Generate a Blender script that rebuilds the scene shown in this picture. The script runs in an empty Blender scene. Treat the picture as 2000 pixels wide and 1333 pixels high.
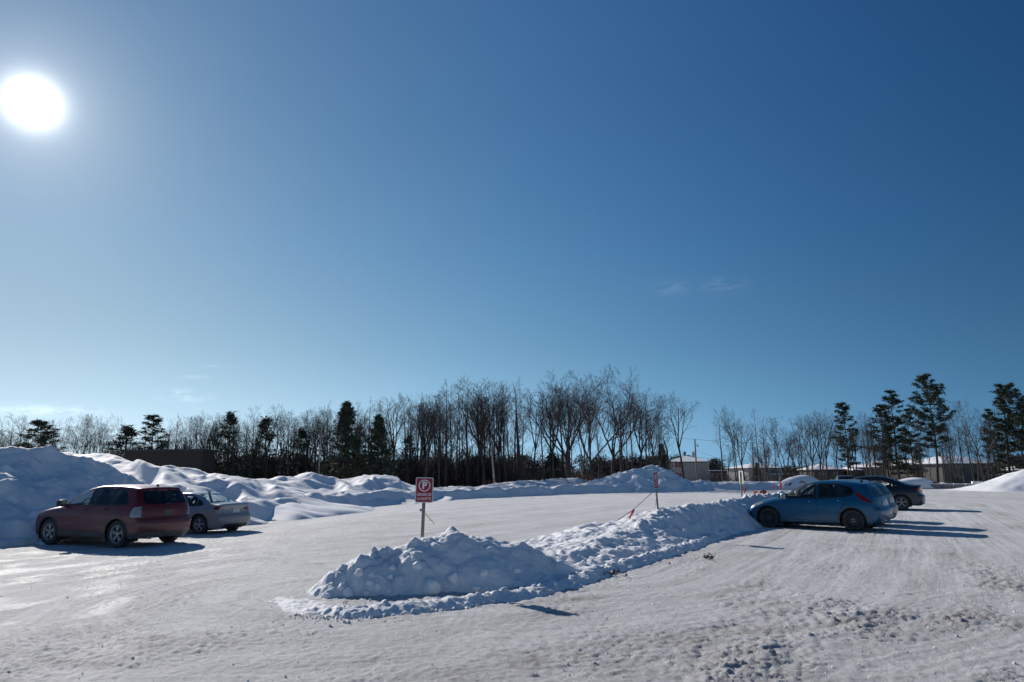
import bpy, bmesh, math, random
import numpy as np
from mathutils import Vector, Matrix

# ------------------------------------------------------------------ camera, sky, sun
scene = bpy.context.scene
C = scene.collection
F_PX = 1350.0; EYE = 1.75; PITCH = math.atan2(925-666.5, F_PX); ROLL = math.radians(0.5)
cam_d = bpy.data.cameras.new('camera'); cam = bpy.data.objects.new('camera', cam_d); C.objects.link(cam)
cam_d.sensor_width = 36.0; cam_d.lens = F_PX/2000*36.0; cam_d.clip_start = 0.1; cam_d.clip_end = 6000
cam.location = (0, 0, EYE)
_F = Vector((0, math.cos(PITCH), math.sin(PITCH))); _U0 = Vector((0, -math.sin(PITCH), math.cos(PITCH))); _R0 = Vector((1, 0, 0))
_R = _R0*math.cos(ROLL)-_U0*math.sin(ROLL); _U = _U0*math.cos(ROLL)+_R0*math.sin(ROLL)
cam.rotation_euler = Matrix((( _R.x,_U.x,-_F.x),(_R.y,_U.y,-_F.y),(_R.z,_U.z,-_F.z))).to_euler()
scene.camera = cam
scene.render.resolution_x = 1024; scene.render.resolution_y = 682
scene.view_settings.view_transform = 'Standard'; scene.view_settings.look = 'None'
scene.view_settings.exposure = 0.0; scene.view_settings.gamma = 1.0

SUN_AZ = math.radians(-37.0); SUN_EL = math.radians(24.9)
S = Vector((math.sin(SUN_AZ)*math.cos(SUN_EL), math.cos(SUN_AZ)*math.cos(SUN_EL), math.sin(SUN_EL)))
sun_d = bpy.data.lights.new('sun', 'SUN'); sun_d.energy = 4.8; sun_d.angle = math.radians(0.5); sun_d.color = (1.0, 0.94, 0.87)
sun = bpy.data.objects.new('sun', sun_d); C.objects.link(sun)
sun.rotation_euler = S.to_track_quat('Z', 'Y').to_euler(); sun.location = (-30, 40, 30)

w = bpy.data.worlds.new('World'); scene.world = w; w.use_nodes = True
nt = w.node_tree; nt.nodes.clear()
def N(t, typ, **kw):
    n = t.nodes.new(typ)
    for k, v in kw.items():
        if k.startswith('i_'): n.inputs[int(k[2:])].default_value = v
        else: setattr(n, k, v)
    return n
def mth(t, op, a, b=None, c=None, clamp=False):
    n = t.nodes.new('ShaderNodeMath'); n.operation = op; n.use_clamp = clamp
    for i, v in enumerate((a, b, c)):
        if v is None: continue
        if isinstance(v, (int, float)): n.inputs[i].default_value = v
        else: t.links.new(v, n.inputs[i])
    return n.outputs[0]
out = N(nt, 'ShaderNodeOutputWorld'); bg = N(nt, 'ShaderNodeBackground')
sky = N(nt, 'ShaderNodeTexSky', sky_type='NISHITA', sun_disc=False, sun_elevation=SUN_EL, sun_rotation=SUN_AZ,
        altitude=50.0, air_density=1.0, dust_density=0.06, ozone_density=2.0)
bg.inputs[1].default_value = 0.072
tc = N(nt, 'ShaderNodeTexCoord')
vm = N(nt, 'ShaderNodeVectorMath', operation='DOT_PRODUCT'); vm.inputs[1].default_value = tuple(S)
nt.links.new(tc.outputs['Generated'], vm.inputs[0])
cl = mth(nt, 'MINIMUM', vm.outputs['Value'], 0.999999)
ang = mth(nt, 'ARCCOSINE', cl)
deg = mth(nt, 'MULTIPLY', ang, 57.29578)
def expfall(width, amp, power=1.0):
    q = mth(nt, 'DIVIDE', deg, width)
    if power != 1.0: q = mth(nt, 'POWER', q, power)
    return mth(nt, 'MULTIPLY', mth(nt, 'EXPONENT', mth(nt, 'MULTIPLY', q, -1.0)), amp)
core = expfall(1.05, 50.0, 1.6)
au1 = expfall(2.2, 8.0, 1.0)
au2 = expfall(8.0, 1.3, 1.0)
glow = mth(nt, 'ADD', mth(nt, 'ADD', core, au1), au2)
gc = N(nt, 'ShaderNodeVectorMath', operation='SCALE'); gc.inputs[0].default_value = (1.0, 0.985, 0.95); nt.links.new(glow, gc.inputs['Scale'])
# the Nishita sky gives the base brightness; its tint runs from pale blue low down to deep blue overhead, whiter round the sun
lum = N(nt, 'ShaderNodeRGBToBW'); nt.links.new(sky.outputs[0], lum.inputs[0])
lv = mth(nt, 'POWER', mth(nt, 'MULTIPLY', lum.outputs[0], 0.25), 1.0)
sepz = N(nt, 'ShaderNodeSeparateXYZ'); nt.links.new(tc.outputs['Generated'], sepz.inputs[0])
el = mth(nt, 'MULTIPLY', mth(nt, 'ARCSINE', mth(nt, 'MAXIMUM', mth(nt, 'MINIMUM', sepz.outputs[2], .999), 0.0)), 1/1.5708)
ELT = [(0.0, (1.0, 1.0, 1.0)), (0.0556, (0.791, 0.935, 1.051)), (0.1111, (0.65, 0.888, 1.109)), (0.2, (0.515, 0.873, 1.33)), (0.3111, (0.441, 0.853, 1.48)), (0.4222, (0.441, 0.875, 1.641)), (0.6111, (0.46, 0.907, 1.757)), (1.0, (0.46, 0.907, 1.757))]
SUT = [(0.0, (0.768, 0.639, 0.551)), (0.0556, (0.63, 0.626, 0.602)), (0.1111, (0.508, 0.597, 0.636)), (0.1944, (0.356, 0.528, 0.646)), (0.2778, (0.241, 0.439, 0.607)), (0.3611, (0.157, 0.343, 0.528)), (0.4333, (0.105, 0.263, 0.439)), (0.62, (0.24, 0.38, 0.50)), (1.0, (0.36, 0.48, 0.58))]  # last stops raised: unseen sky behind the viewer adds fill on shaded faces
def sky_ramp(src, stops, k):
    r = N(nt, 'ShaderNodeValToRGB'); e = r.color_ramp.elements
    while len(e) < len(stops): e.new(.5)
    for i, (p, c) in enumerate(stops): e[i].position = p; e[i].color = tuple(v*k for v in c)+(1,)
    nt.links.new(src, r.inputs[0]); return r.outputs[0]
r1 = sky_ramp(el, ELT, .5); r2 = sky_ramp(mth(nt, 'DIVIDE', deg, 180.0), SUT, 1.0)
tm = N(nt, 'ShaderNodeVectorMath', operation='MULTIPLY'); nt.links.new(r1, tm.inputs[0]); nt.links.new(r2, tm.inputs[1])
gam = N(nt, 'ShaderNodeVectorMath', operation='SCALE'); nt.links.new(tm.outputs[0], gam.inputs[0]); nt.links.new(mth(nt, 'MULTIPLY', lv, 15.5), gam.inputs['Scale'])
# small faint clouds: soft noise inside a few directions of the sky
sepd = N(nt, 'ShaderNodeSeparateXYZ'); nt.links.new(tc.outputs['Generated'], sepd.inputs[0])
cn = N(nt, 'ShaderNodeTexNoise'); cn.inputs['Scale'].default_value = 40.0; cn.inputs['Detail'].default_value = 6.0; cn.inputs['Roughness'].default_value = 0.6
cmap = N(nt, 'ShaderNodeMapping'); cmap.inputs['Scale'].default_value = (1, 1, 3.2)
nt.links.new(tc.outputs['Generated'], cmap.inputs[0]); nt.links.new(cmap.outputs[0], cn.inputs['Vector'])
def dir_px(x, y):
    d = _F*F_PX+_R*(x-1000)-_U*(y-666.5); return d.normalized()
acc = None
for (cx, cy, rx, rz, amp) in ((360, 773, .022, .006, 1.3), (385, 738, .012, .003, .6), (45, 801, .045, .006, .9), (130, 803, .03, .005, .5),
                              (1310, 562, .024, .011, .22), (1412, 556, .024, .009, .28), (425, 716, .022, .0016, .5)):
    d = dir_px(cx, cy)
    px_ = mth(nt, 'DIVIDE', mth(nt, 'SUBTRACT', sepd.outputs[0], d.x), rx)
    pz_ = mth(nt, 'DIVIDE', mth(nt, 'SUBTRACT', sepd.outputs[2], d.z), rz)
    r2 = mth(nt, 'ADD', mth(nt, 'MULTIPLY', px_, px_), mth(nt, 'MULTIPLY', pz_, pz_))
    front = mth(nt, 'GREATER_THAN', sepd.outputs[1], 0.0)
    g = mth(nt, 'MULTIPLY', mth(nt, 'MULTIPLY', mth(nt, 'EXPONENT', mth(nt, 'MULTIPLY', r2, -1.0)), amp), front)
    acc = g if acc is None else mth(nt, 'ADD', acc, g)
nz = mth(nt, 'MULTIPLY', mth(nt, 'SUBTRACT', cn.outputs[0], 0.40), 5.0, clamp=True)
cloud = mth(nt, 'MULTIPLY', mth(nt, 'MULTIPLY', acc, nz), 2.6)
gc2 = N(nt, 'ShaderNodeVectorMath', operation='SCALE'); gc2.inputs[0].default_value = (1.0, 0.97, 0.95); nt.links.new(cloud, gc2.inputs['Scale'])
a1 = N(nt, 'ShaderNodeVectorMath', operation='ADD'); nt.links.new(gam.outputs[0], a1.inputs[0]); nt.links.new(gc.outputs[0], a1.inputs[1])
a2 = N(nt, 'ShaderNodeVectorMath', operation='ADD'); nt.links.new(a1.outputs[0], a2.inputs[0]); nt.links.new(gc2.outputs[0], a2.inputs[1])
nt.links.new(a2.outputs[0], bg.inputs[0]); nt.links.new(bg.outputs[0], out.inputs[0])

# ------------------------------------------------------------------ helpers
def pray(x, y): return _F*F_PX+_R*(x-1000)-_U*(y-666.5)
def G(x, y, z=0.0):
    d = pray(x, y); t = (z-EYE)/d.z; return d.x*t, d.y*t
def gz(X):
    """the lot falls gently towards its left side"""
    t = min(max((-X-3)/9, 0), 1); return -.25*t*t*(3-2*t)
def GG(x, y):
    z = 0.0
    for _ in range(12): p = G(x, y, z); z = gz(p[0])
    return p[0], p[1], z
def at(x, y, Y):
    d = pray(x, y); t = Y/d.y; return d.x*t, Y, EYE+d.z*t
def tag(o, label=None, cat=None, group=None, kind=None):
    if label: o['label'] = label
    if cat: o['category'] = cat
    if group: o['group'] = group
    if kind: o['kind'] = kind
    return o
def empty(name, loc=(0, 0, 0), rz=0.0):
    o = bpy.data.objects.new(name, None); o.location = loc; o.rotation_euler = (0, 0, rz); o.empty_display_size = 0.3
    C.objects.link(o); return o
def link(name, me, mat=None, parent=None, smooth=False):
    o = bpy.data.objects.new(name, me); C.objects.link(o)
    if mat is not None and len(me.materials) == 0: me.materials.append(mat)
    if parent is not None: o.parent = parent
    if smooth: me.shade_smooth()
    return o
def mesh_np(name, V, Fc):
    """fast mesh from arrays; Fc is (n,3) or (n,4)"""
    V = np.asarray(V, np.float32); Fc = np.asarray(Fc, np.int32); k = Fc.shape[1]; n = len(Fc)
    me = bpy.data.meshes.new(name)
    me.vertices.add(len(V)); me.vertices.foreach_set('co', V.ravel())
    me.loops.add(n*k); me.loops.foreach_set('vertex_index', Fc.ravel())
    me.polygons.add(n); me.polygons.foreach_set('loop_start', np.arange(0, n*k, k, dtype=np.int32))
    me.polygons.foreach_set('loop_total', np.full(n, k, np.int32))
    me.update(calc_edges=True); return me
class MB:
    """collects boxes, tubes, prisms into one mesh"""
    def __init__(s): s.v = []; s.f = []
    def add(s, vs, fs):
        b = len(s.v); s.v += [tuple(v) for v in vs]; s.f += [tuple(i+b for i in f) for f in fs]; return s
    def box(s, x0, x1, y0, y1, z0, z1, M=None):
        vs = [Vector((x, y, z)) for z in (z0, z1) for y in (y0, y1) for x in (x0, x1)]
        if M is not None: vs = [M @ v for v in vs]
        return s.add(vs, [(0, 2, 3, 1), (4, 5, 7, 6), (0, 1, 5, 4), (2, 6, 7, 3), (0, 4, 6, 2), (1, 3, 7, 5)])
    def tube(s, pts, rs, n=8, cap=True):
        pts = [Vector(p) for p in pts]; rings = []
        if not isinstance(rs, (list, tuple)): rs = [rs]*len(pts)
        vs = []; prev = None
        for i, p in enumerate(pts):
            d = (pts[min(i+1, len(pts)-1)]-pts[max(i-1, 0)]).normalized()
            a = Vector((0, 0, 1)) if abs(d.z) < .9 else Vector((1, 0, 0))
            u = d.cross(a).normalized() if prev is None else (prev-d*prev.dot(d)).normalized()
            prev = u; v = d.cross(u)
            for k in range(n):
                t = 2*math.pi*k/n; vs.append(p+(u*math.cos(t)+v*math.sin(t))*rs[i])
        fs = []
        for i in range(len(pts)-1):
            for k in range(n):
                a = i*n+k; b = i*n+(k+1) % n; fs.append((a, b, b+n, a+n))
        if cap: fs.append(tuple(range(n))[::-1]); fs.append(tuple(range((len(pts)-1)*n, len(pts)*n)))
        return s.add(vs, fs)
    def prism(s, poly, y0, y1, M=None, axis='y'):
        n = len(poly)
        if axis == 'y': vs = [Vector((x, y0, z)) for x, z in poly]+[Vector((x, y1, z)) for x, z in poly]
        elif axis == 'z': vs = [Vector((x, z, y0)) for x, z in poly]+[Vector((x, z, y1)) for x, z in poly]
        else: vs = [Vector((y0, x, z)) for x, z in poly]+[Vector((y1, x, z)) for x, z in poly]
        if M is not None: vs = [M @ v for v in vs]
        return s.add(vs, [tuple(range(n)), tuple(range(2*n-1, n-1, -1))]+[(i, i+n, (i+1) % n+n, (i+1) % n) for i in range(n)])
    def lathe(s, prof, n=32, M=None):
        """profile (r, y) round the Y axis"""
        vs = []; m = len(prof)
        for k in range(n):
            t = 2*math.pi*k/n
            for r, y in prof: vs.append(Vector((r*math.cos(t), y, r*math.sin(t))))
        if M is not None: vs = [M @ v for v in vs]
        fs = [(k*m+i, k*m+i+1, ((k+1) % n)*m+i+1, ((k+1) % n)*m+i) for k in range(n) for i in range(m-1)]
        return s.add(vs, fs)
    def build(s, name, mat, parent=None, smooth=False, bevel=0.0):
        me = bpy.data.meshes.new(name); me.from_pydata([tuple(v) for v in s.v], [], s.f); me.update()
        bm = bmesh.new(); bm.from_mesh(me)
        if bevel > 0: bmesh.ops.bevel(bm, geom=bm.edges[:], offset=bevel, segments=2, affect='EDGES')
        bmesh.ops.recalc_face_normals(bm, faces=bm.faces[:]); bm.to_mesh(me); bm.free()
        return link(name, me, mat, parent, smooth)

# ---- numpy noise
def _hash(ix, iy, seed):
    h = (ix.astype(np.int64)*374761393+iy.astype(np.int64)*668265263+seed*1274126177) & 0xffffffff
    h = ((h ^ (h >> 13))*1274126177) & 0xffffffff
    h = h ^ (h >> 16)
    return (h & 0xffffff)/float(0xffffff)
def vnoise(x, y, seed=0):
    ix = np.floor(x); iy = np.floor(y); fx = x-ix; fy = y-iy; ix = ix.astype(np.int64); iy = iy.astype(np.int64)
    def g(dx, dy):
        a = _hash(ix+dx, iy+dy, seed)*2*np.pi
        return np.cos(a)*(fx-dx)+np.sin(a)*(fy-dy)
    u = fx*fx*fx*(fx*(fx*6-15)+10); v = fy*fy*fy*(fy*(fy*6-15)+10)
    return ((g(0, 0)*(1-u)+g(1, 0)*u)*(1-v)+(g(0, 1)*(1-u)+g(1, 1)*u)*v)*1.5
def fbm(x, y, s, octv=4, seed=0, gain=.5):
    r = 0; a = 1.0; f = 1.0/s
    for o in range(octv):
        r = r+a*vnoise(x*f+o*17.3, y*f-o*9.1, seed+o); a *= gain; f *= 2.03
    return r
def clods(x, y, s, seed=0, dens=1.0, rmin=.2, rmax=.55):
    """rounded lumps scattered on cells of size s, returns height in units of s"""
    x = x/s; y = y/s; ix = np.floor(x).astype(np.int64); iy = np.floor(y).astype(np.int64); r = np.zeros_like(x)
    for dx in (-1, 0, 1):
        for dy in (-1, 0, 1):
            jx = ix+dx; jy = iy+dy
            cx = jx+_hash(jx, jy, seed+1); cy = jy+_hash(jx, jy, seed+2)
            on = _hash(jx, jy, seed+3) < dens
            rad = rmin+(rmax-rmin)*_hash(jx, jy, seed+4)**2
            e = .6+.8*_hash(jx, jy, seed+5)
            d2 = ((x-cx)*e)**2+((y-cy)/e)**2
            r = np.maximum(r, np.where(on, np.sqrt(np.maximum(rad*rad-d2, 0))*.8, 0))
    return r
def sstep(a, b, x):
    t = np.clip((x-a)/(b-a), 0, 1); return t*t*(3-2*t)
def polydist(X, Y, pts):
    """distance, parameter (index units) and signed side (+ left of travel) to a polyline"""
    best = np.full(X.shape, 1e9); T = np.zeros(X.shape); SG = np.ones(X.shape)
    for i in range(len(pts)-1):
        ax, ay = pts[i][:2]; bx, by = pts[i+1][:2]; dx = bx-ax; dy = by-ay; L2 = dx*dx+dy*dy
        t = np.clip(((X-ax)*dx+(Y-ay)*dy)/L2, 0, 1)
        d = np.hypot(X-ax-t*dx, Y-ay-t*dy); m = d < best
        best = np.where(m, d, best); T = np.where(m, i+t, T); SG = np.where(m, np.sign(dx*(Y-ay)-dy*(X-ax)), SG)
    return best, T, SG

# ------------------------------------------------------------------ materials
def new_mat(name):
    m = bpy.data.materials.new(name); m.use_nodes = True; t = m.node_tree; t.nodes.clear()
    o = N(t, 'ShaderNodeOutputMaterial'); b = N(t, 'ShaderNodeBsdfPrincipled'); t.links.new(b.outputs[0], o.inputs[0])
    return m, t, b
def noise(t, scale, detail=4.0, rough=.55, vec=None):
    n = N(t, 'ShaderNodeTexNoise'); n.inputs['Scale'].default_value = scale; n.inputs['Detail'].default_value = detail; n.inputs['Roughness'].default_value = rough
    if vec is None:
        c = N(t, 'ShaderNodeTexCoord'); vec = c.outputs['Object']
    t.links.new(vec, n.inputs['Vector']); return n
def ramp(t, src, stops):
    r = N(t, 'ShaderNodeValToRGB'); e = r.color_ramp.elements
    while len(e) < len(stops): e.new(.5)
    for i, (p, c) in enumerate(stops):
        e[i].position = p; e[i].color = (*c, 1) if len(c) == 3 else c
    t.links.new(src, r.inputs[0]); return r
def mixc(t, fac, a, b, mode='MIX'):
    m = N(t, 'ShaderNodeMix', data_type='RGBA', blend_type=mode)
    for i, v in ((0, fac), (6, a), (7, b)):
        if isinstance(v, (int, float)): m.inputs[i].default_value = v
        elif isinstance(v, tuple): m.inputs[i].default_value = (*v, 1)
        else: t.links.new(v, m.inputs[i])
    return m.outputs[2]
def bump(t, b, h, dist, strength=1.0):
    n = N(t, 'ShaderNodeBump'); n.inputs['Distance'].default_value = dist; n.inputs['Strength'].default_value = strength
    t.links.new(h, n.inputs['Height']); t.links.new(n.outputs[0], b.inputs['Normal']); return n
def flat(name, col, rough=.6, metal=0.0, var=.15, scale=6.0, spec=.5):
    m, t, b = new_mat(name); n = noise(t, scale, 5)
    r = ramp(t, n.outputs[0], [(.3, tuple(c*(1-var) for c in col)), (.7, tuple(min(1, c*(1+var)) for c in col))])
    t.links.new(r.outputs[0], b.inputs['Base Color']); b.inputs['Roughness'].default_value = rough; b.inputs['Metallic'].default_value = metal
    b.inputs['Specular IOR Level'].default_value = spec
    return m
def snow_mat(name, col=(.86, .87, .89), dirt=0.0, bd=.012, scale=18.0):
    m, t, b = new_mat(name); n1 = noise(t, scale, 8, .65); n2 = noise(t, 1.3, 5, .6)
    base = mixc(t, mth(t, 'MULTIPLY', mth(t, 'SUBTRACT', n2.outputs[0], .42), 2.2, clamp=True), col, tuple(c*.88 for c in col))
    n3 = noise(t, 7.0, 6, .7)
    if dirt > 0: base = mixc(t, mth(t, 'MULTIPLY', mth(t, 'SUBTRACT', n3.outputs[0], .56), dirt*8, clamp=True), base, (.34, .31, .27))
    t.links.new(base, b.inputs['Base Color']); b.inputs['Roughness'].default_value = .75; b.inputs['Specular IOR Level'].default_value = .3
    bump(t, b, n1.outputs[0], bd*2.2, .9)
    return m
M = {}
M['snow'] = snow_mat('bank_snow', dirt=.12)
M['snow_lump'] = flat('icy_snow_lump', (.86, .87, .89), .7, var=.04, scale=3, spec=.3)
M['snow_soft'] = snow_mat('drifted_snow', bd=.006, scale=9.0)
def lot_mat():
    m, t, b = new_mat('packed_snow_lot')
    at_ = N(t, 'ShaderNodeAttribute', attribute_name='dirt'); ic = N(t, 'ShaderNodeAttribute', attribute_name='ice')
    g = N(t, 'ShaderNodeNewGeometry'); P = g.outputs['Position']
    uv = N(t, 'ShaderNodeUVMap', uv_map='flow')
    mp = N(t, 'ShaderNodeMapping'); mp.inputs['Scale'].default_value = (1.0, .07, 1.0); t.links.new(uv.outputs[0], mp.inputs[0])
    st = noise(t, 7.0, 7, .62, mp.outputs[0]); st2 = noise(t, 1.7, 5, .6, mp.outputs[0])
    n1 = noise(t, 34.0, 8, .78, P); n2 = noise(t, 1.1, 5, .6, P); n3 = noise(t, 90.0, 4, .7, P)
    f = mth(t, 'ADD', mth(t, 'MULTIPLY', mth(t, 'SUBTRACT', st.outputs[0], .5), 1.9), mth(t, 'MULTIPLY', mth(t, 'SUBTRACT', n2.outputs[0], .5), .9))
    f = mth(t, 'ADD', f, mth(t, 'MULTIPLY', mth(t, 'SUBTRACT', st2.outputs[0], .5), 1.3))
    f = mth(t, 'ADD', f, mth(t, 'MULTIPLY', mth(t, 'SUBTRACT', n1.outputs[0], .5), 1.1))
    f = mth(t, 'ADD', f, at_.outputs['Fac'])
    col = ramp(t, f, [(.0, (.84, .84, .85)), (.34, (.73, .73, .735)), (.70, (.61, .60, .59)), (1.0, (.38, .345, .31))])
    spk = ramp(t, n3.outputs[0], [(.0, (.45, .42, .38)), (.33, (.6, .57, .54)), (.42, (1, 1, 1))])
    fl_ = noise(t, 11.0, 9, .8, P); fr_ = mth(t, 'MULTIPLY', mth(t, 'SUBTRACT', mth(t, 'ADD', fl_.outputs[0], mth(t, 'MULTIPLY', at_.outputs['Fac'], .10)), .585), 9.0, clamp=True)
    c1 = mixc(t, mth(t, 'MULTIPLY', fr_, .75), col.outputs[0], (.36, .33, .295))
    c2 = mixc(t, .6, c1, spk.outputs[0], 'MULTIPLY')
    t.links.new(c2, b.inputs['Base Color'])
    ro = mth(t, 'SUBTRACT', .78, mth(t, 'MULTIPLY', ic.outputs['Fac'], mth(t, 'MULTIPLY', mth(t, 'SUBTRACT', mth(t, 'ADD', mth(t, 'MULTIPLY', st.outputs[0], .35), mth(t, 'MULTIPLY', fl_.outputs[0], .65)), .34), 2.6, clamp=True)))
    ro2 = mth(t, 'MAXIMUM', ro, .46)
    t.links.new(ro2, b.inputs['Roughness']); b.inputs['Specular IOR Level'].default_value = .22
    hh = mth(t, 'ADD', n1.outputs[0], mth(t, 'MULTIPLY', n3.outputs[0], .6)); hh = mth(t, 'ADD', hh, mth(t, 'MULTIPLY', st.outputs[0], .6))
    bump(t, b, hh, .05, .9)
    return m
M['lot'] = lot_mat()
M['bark'] = flat('grey_bark', (.055, .046, .042), .9, var=.4, scale=3)
M['bark_pale'] = flat('pale_bark', (.32, .29, .26), .9, var=.3, scale=3)
M['twig'] = flat('bare_twigs', (.045, .034, .033), .9, var=.3, scale=.7)
M['twig_red'] = flat('rusty_shrub_leaves', (.17, .06, .03), .9, var=.4, scale=2)
M['needle'] = flat('pine_needles', (.034, .05, .028), .8, var=.45, scale=1.2)
M['needle2'] = flat('cedar_foliage', (.045, .060, .034), .8, var=.45, scale=1.2)
M['galv'] = flat('galvanised_steel', (.33, .34, .33), .5, .6, .2, 20)
M['black'] = flat('black_plastic', (.02, .02, .021), .55, var=.3, scale=30)
M['rubber'] = flat('dusty_tyre_rubber', (.045, .043, .042), .85, var=.35, scale=12)
M['rubberseal'] = flat('rubber_seal', (.008, .008, .008), .5)
M['interior'] = flat('dark_cabin_fabric', (.03, .03, .032), .9)
M['alloy'] = flat('dusty_alloy', (.42, .41, .41), .45, .55, .2, 25)
M['steelwheel'] = flat('black_steel_wheel', (.035, .035, .038), .5, .2, .3, 20)
M['chrome'] = flat('chrome', (.7, .7, .7), .15, 1.0, .05)
M['redplastic'] = flat('red_lamp_lens', (.16, .008, .010), .2, var=.2)
M['clearplastic'] = flat('clear_lamp_lens', (.33, .335, .34), .22, .3, var=.2)
M['plate'] = flat('number_plate_white', (.55, .57, .62), .5)
def glass_mat(name, tint, spec=1.0):
    m = bpy.data.materials.new(name); m.use_nodes = True; t = m.node_tree; t.nodes.clear()
    o = N(t, 'ShaderNodeOutputMaterial'); tr = N(t, 'ShaderNodeBsdfTransparent'); tr.inputs[0].default_value = (*tint, 1)
    gl = N(t, 'ShaderNodeBsdfGlossy'); gl.inputs['Roughness'].default_value = .06; gl.inputs[0].default_value = (.8, .85, .88, 1)
    df = N(t, 'ShaderNodeBsdfDiffuse'); df.inputs[0].default_value = (.25, .25, .25, 1)
    lw = N(t, 'ShaderNodeLayerWeight'); lw.inputs[0].default_value = .5; fre = mth(t, 'ADD', .04, mth(t, 'MULTIPLY', mth(t, 'POWER', lw.outputs['Facing'], 4.0), .8))
    n = noise(t, 5, 5); dm = N(t, 'ShaderNodeMixShader'); t.links.new(mth(t, 'MULTIPLY', n.outputs[0], .05), dm.inputs[0]); t.links.new(tr.outputs[0], dm.inputs[1]); t.links.new(df.outputs[0], dm.inputs[2])
    mx = N(t, 'ShaderNodeMixShader'); t.links.new(mth(t, 'MULTIPLY', fre, spec), mx.inputs[0]); t.links.new(dm.outputs[0], mx.inputs[1]); t.links.new(gl.outputs[0], mx.inputs[2]); t.links.new(mx.outputs[0], o.inputs[0])
    return m
M['glass'] = glass_mat('car_glass', (.95, 1.0, .97))
M['glass_dark'] = glass_mat('privacy_glass', (.10, .12, .13))
def paint(name, col, dust=(.30, .27, .25), zlo=.25, zhi=1.05, amt=.85, metal=.35, rough=.32):
    m, t, b = new_mat(name); tcn = N(t, 'ShaderNodeTexCoord'); sp = N(t, 'ShaderNodeSeparateXYZ'); t.links.new(tcn.outputs['Object'], sp.inputs[0])
    n = noise(t, 2.2, 6, .6); n2 = noise(t, 14, 5, .65)
    f = mth(t, 'DIVIDE', mth(t, 'SUBTRACT', zhi, sp.outputs[2]), zhi-zlo)
    f = mth(t, 'ADD', f, mth(t, 'MULTIPLY', mth(t, 'SUBTRACT', n.outputs[0], .5), 1.0)); f = mth(t, 'ADD', f, mth(t, 'MULTIPLY', mth(t, 'SUBTRACT', n2.outputs[0], .5), .3))
    f = mth(t, 'MULTIPLY', mth(t, 'MAXIMUM', f, .02), amt, clamp=True)
    c = mixc(t, f, col, dust)
    gm = N(t, 'ShaderNodeNewGeometry')
    c = mixc(t, gm.outputs['Backfacing'], c, (.02, .02, .02))
    t.links.new(c, b.inputs['Base Color'])
    t.links.new(mth(t, 'ADD', mth(t, 'MULTIPLY', f, .5), rough), b.inputs['Roughness'])
    t.links.new(mth(t, 'MULTIPLY', mth(t, 'SUBTRACT', 1.0, f), metal), b.inputs['Metallic'])
    b.inputs['Coat Weight'].default_value = .5; b.inputs['Coat Roughness'].default_value = .12
    return m
# ------------------------------------------------------------------ ground and snow banks
MED = [at(664, 1100, 11.2), at(700, 1080, 11.35), at(760, 1070, 11.6), at(835, 1034, 11.9), at(880, 1028, 12.0), at(930, 1034, 12.05), at(1000, 1058, 12.2), at(1060, 1085, 12.8),
       at(1130, 1070, 14.3), at(1200, 1046, 16.0), at(1255, 1020, 17.8), at(1290, 992, 19.4), at(1360, 985, 21.3), at(1420, 977, 23.2), at(1475, 966, 25.5), at(1530, 962, 28.2)]
MED_H = np.array([max(p[2], .15) for p in MED]); MED_H[0] = .34; MED_H[3:6] -= .09; MED_H[6] += .03
MED_WR = np.array([.6, .8, 1.0, 1.15, 1.25, 1.25, 1.2, 1.15, 1.35, 1.35, 1.4, 1.4, 1.3, 1.2, .95, .8])
MED_WL = np.array([.55, .7, .9, 1.0, 1.1, 1.2, 1.6, 2.4, 3.0, 3.2, 3.2, 3.0, 2.6, 2.2, 2.0, 1.6])
FLOW = [(p[0], p[1]) for p in MED[:5]]+[(1.2, 13.2), (4.6, 19.0), (9.5, 28.0), (16, 40)]
def median_h(X, Y):
    d, T, SG = polydist(X, Y, MED)
    H = np.interp(T, range(len(MED_H)), MED_H); wr = np.interp(T, range(len(MED_H)), MED_WR); wl = np.interp(T, range(len(MED_H)), MED_WL)
    wob = 1+.22*fbm(X, Y, 1.1, 3, 5)
    w_ = np.where(SG < 0, wr, wl)*wob
    u = d/w_
    pr = np.where(SG < 0, 1-np.clip(u, 0, 1.6)**np.interp(T, [0, 6, 8], [2.0, 1.8, 1.25]), 1-np.clip(u, 0, 1.6)**np.where(T > 7, 1.15, 1.5)); rg = np.where(SG < 0, np.interp(T, [0, 6, 8], [1.0, .55, .40]), np.interp(T, [0, 6, 8], [.6, .5, .35])); rg = np.where((SG < 0) & (T > 3) & (T < 7), rg*.75, rg); rg = rg+.45*np.exp(-(d/.3)**2)
    lump = np.clip(pr*4, 0, 1)
    steep = sstep(.0, 1.0, u)
    h = H*pr+lump*(.07*fbm(X, Y, .55, 4, 11)+rg*(.16*clods(X, Y, .62, 20, .5)*1.3+.15*clods(X, Y, .34, 21, .55)+.12*clods(X, Y, .17, 31, .6)+.08*clods(X, Y, .09, 41, .7)))
    h = h+.05*clods(X, Y, .1, 51, .35)*np.clip(1-abs(pr)*3, 0, 1)
    return np.where(u > 1.35, -.2, h-.045)
BERM = [G(520, 1135), G(545, 1165), G(600, 1190), G(690, 1199), G(800, 1192), G(900, 1180), G(1010, 1166), G(1110, 1143), G(1200, 1112), G(1300, 1085), G(1380, 1058), G(1450, 1029)]
BERM_H = np.array([.0, .015, .05, .10, .12, .10, .11, .12, .13, .14, .13, .10])
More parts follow.
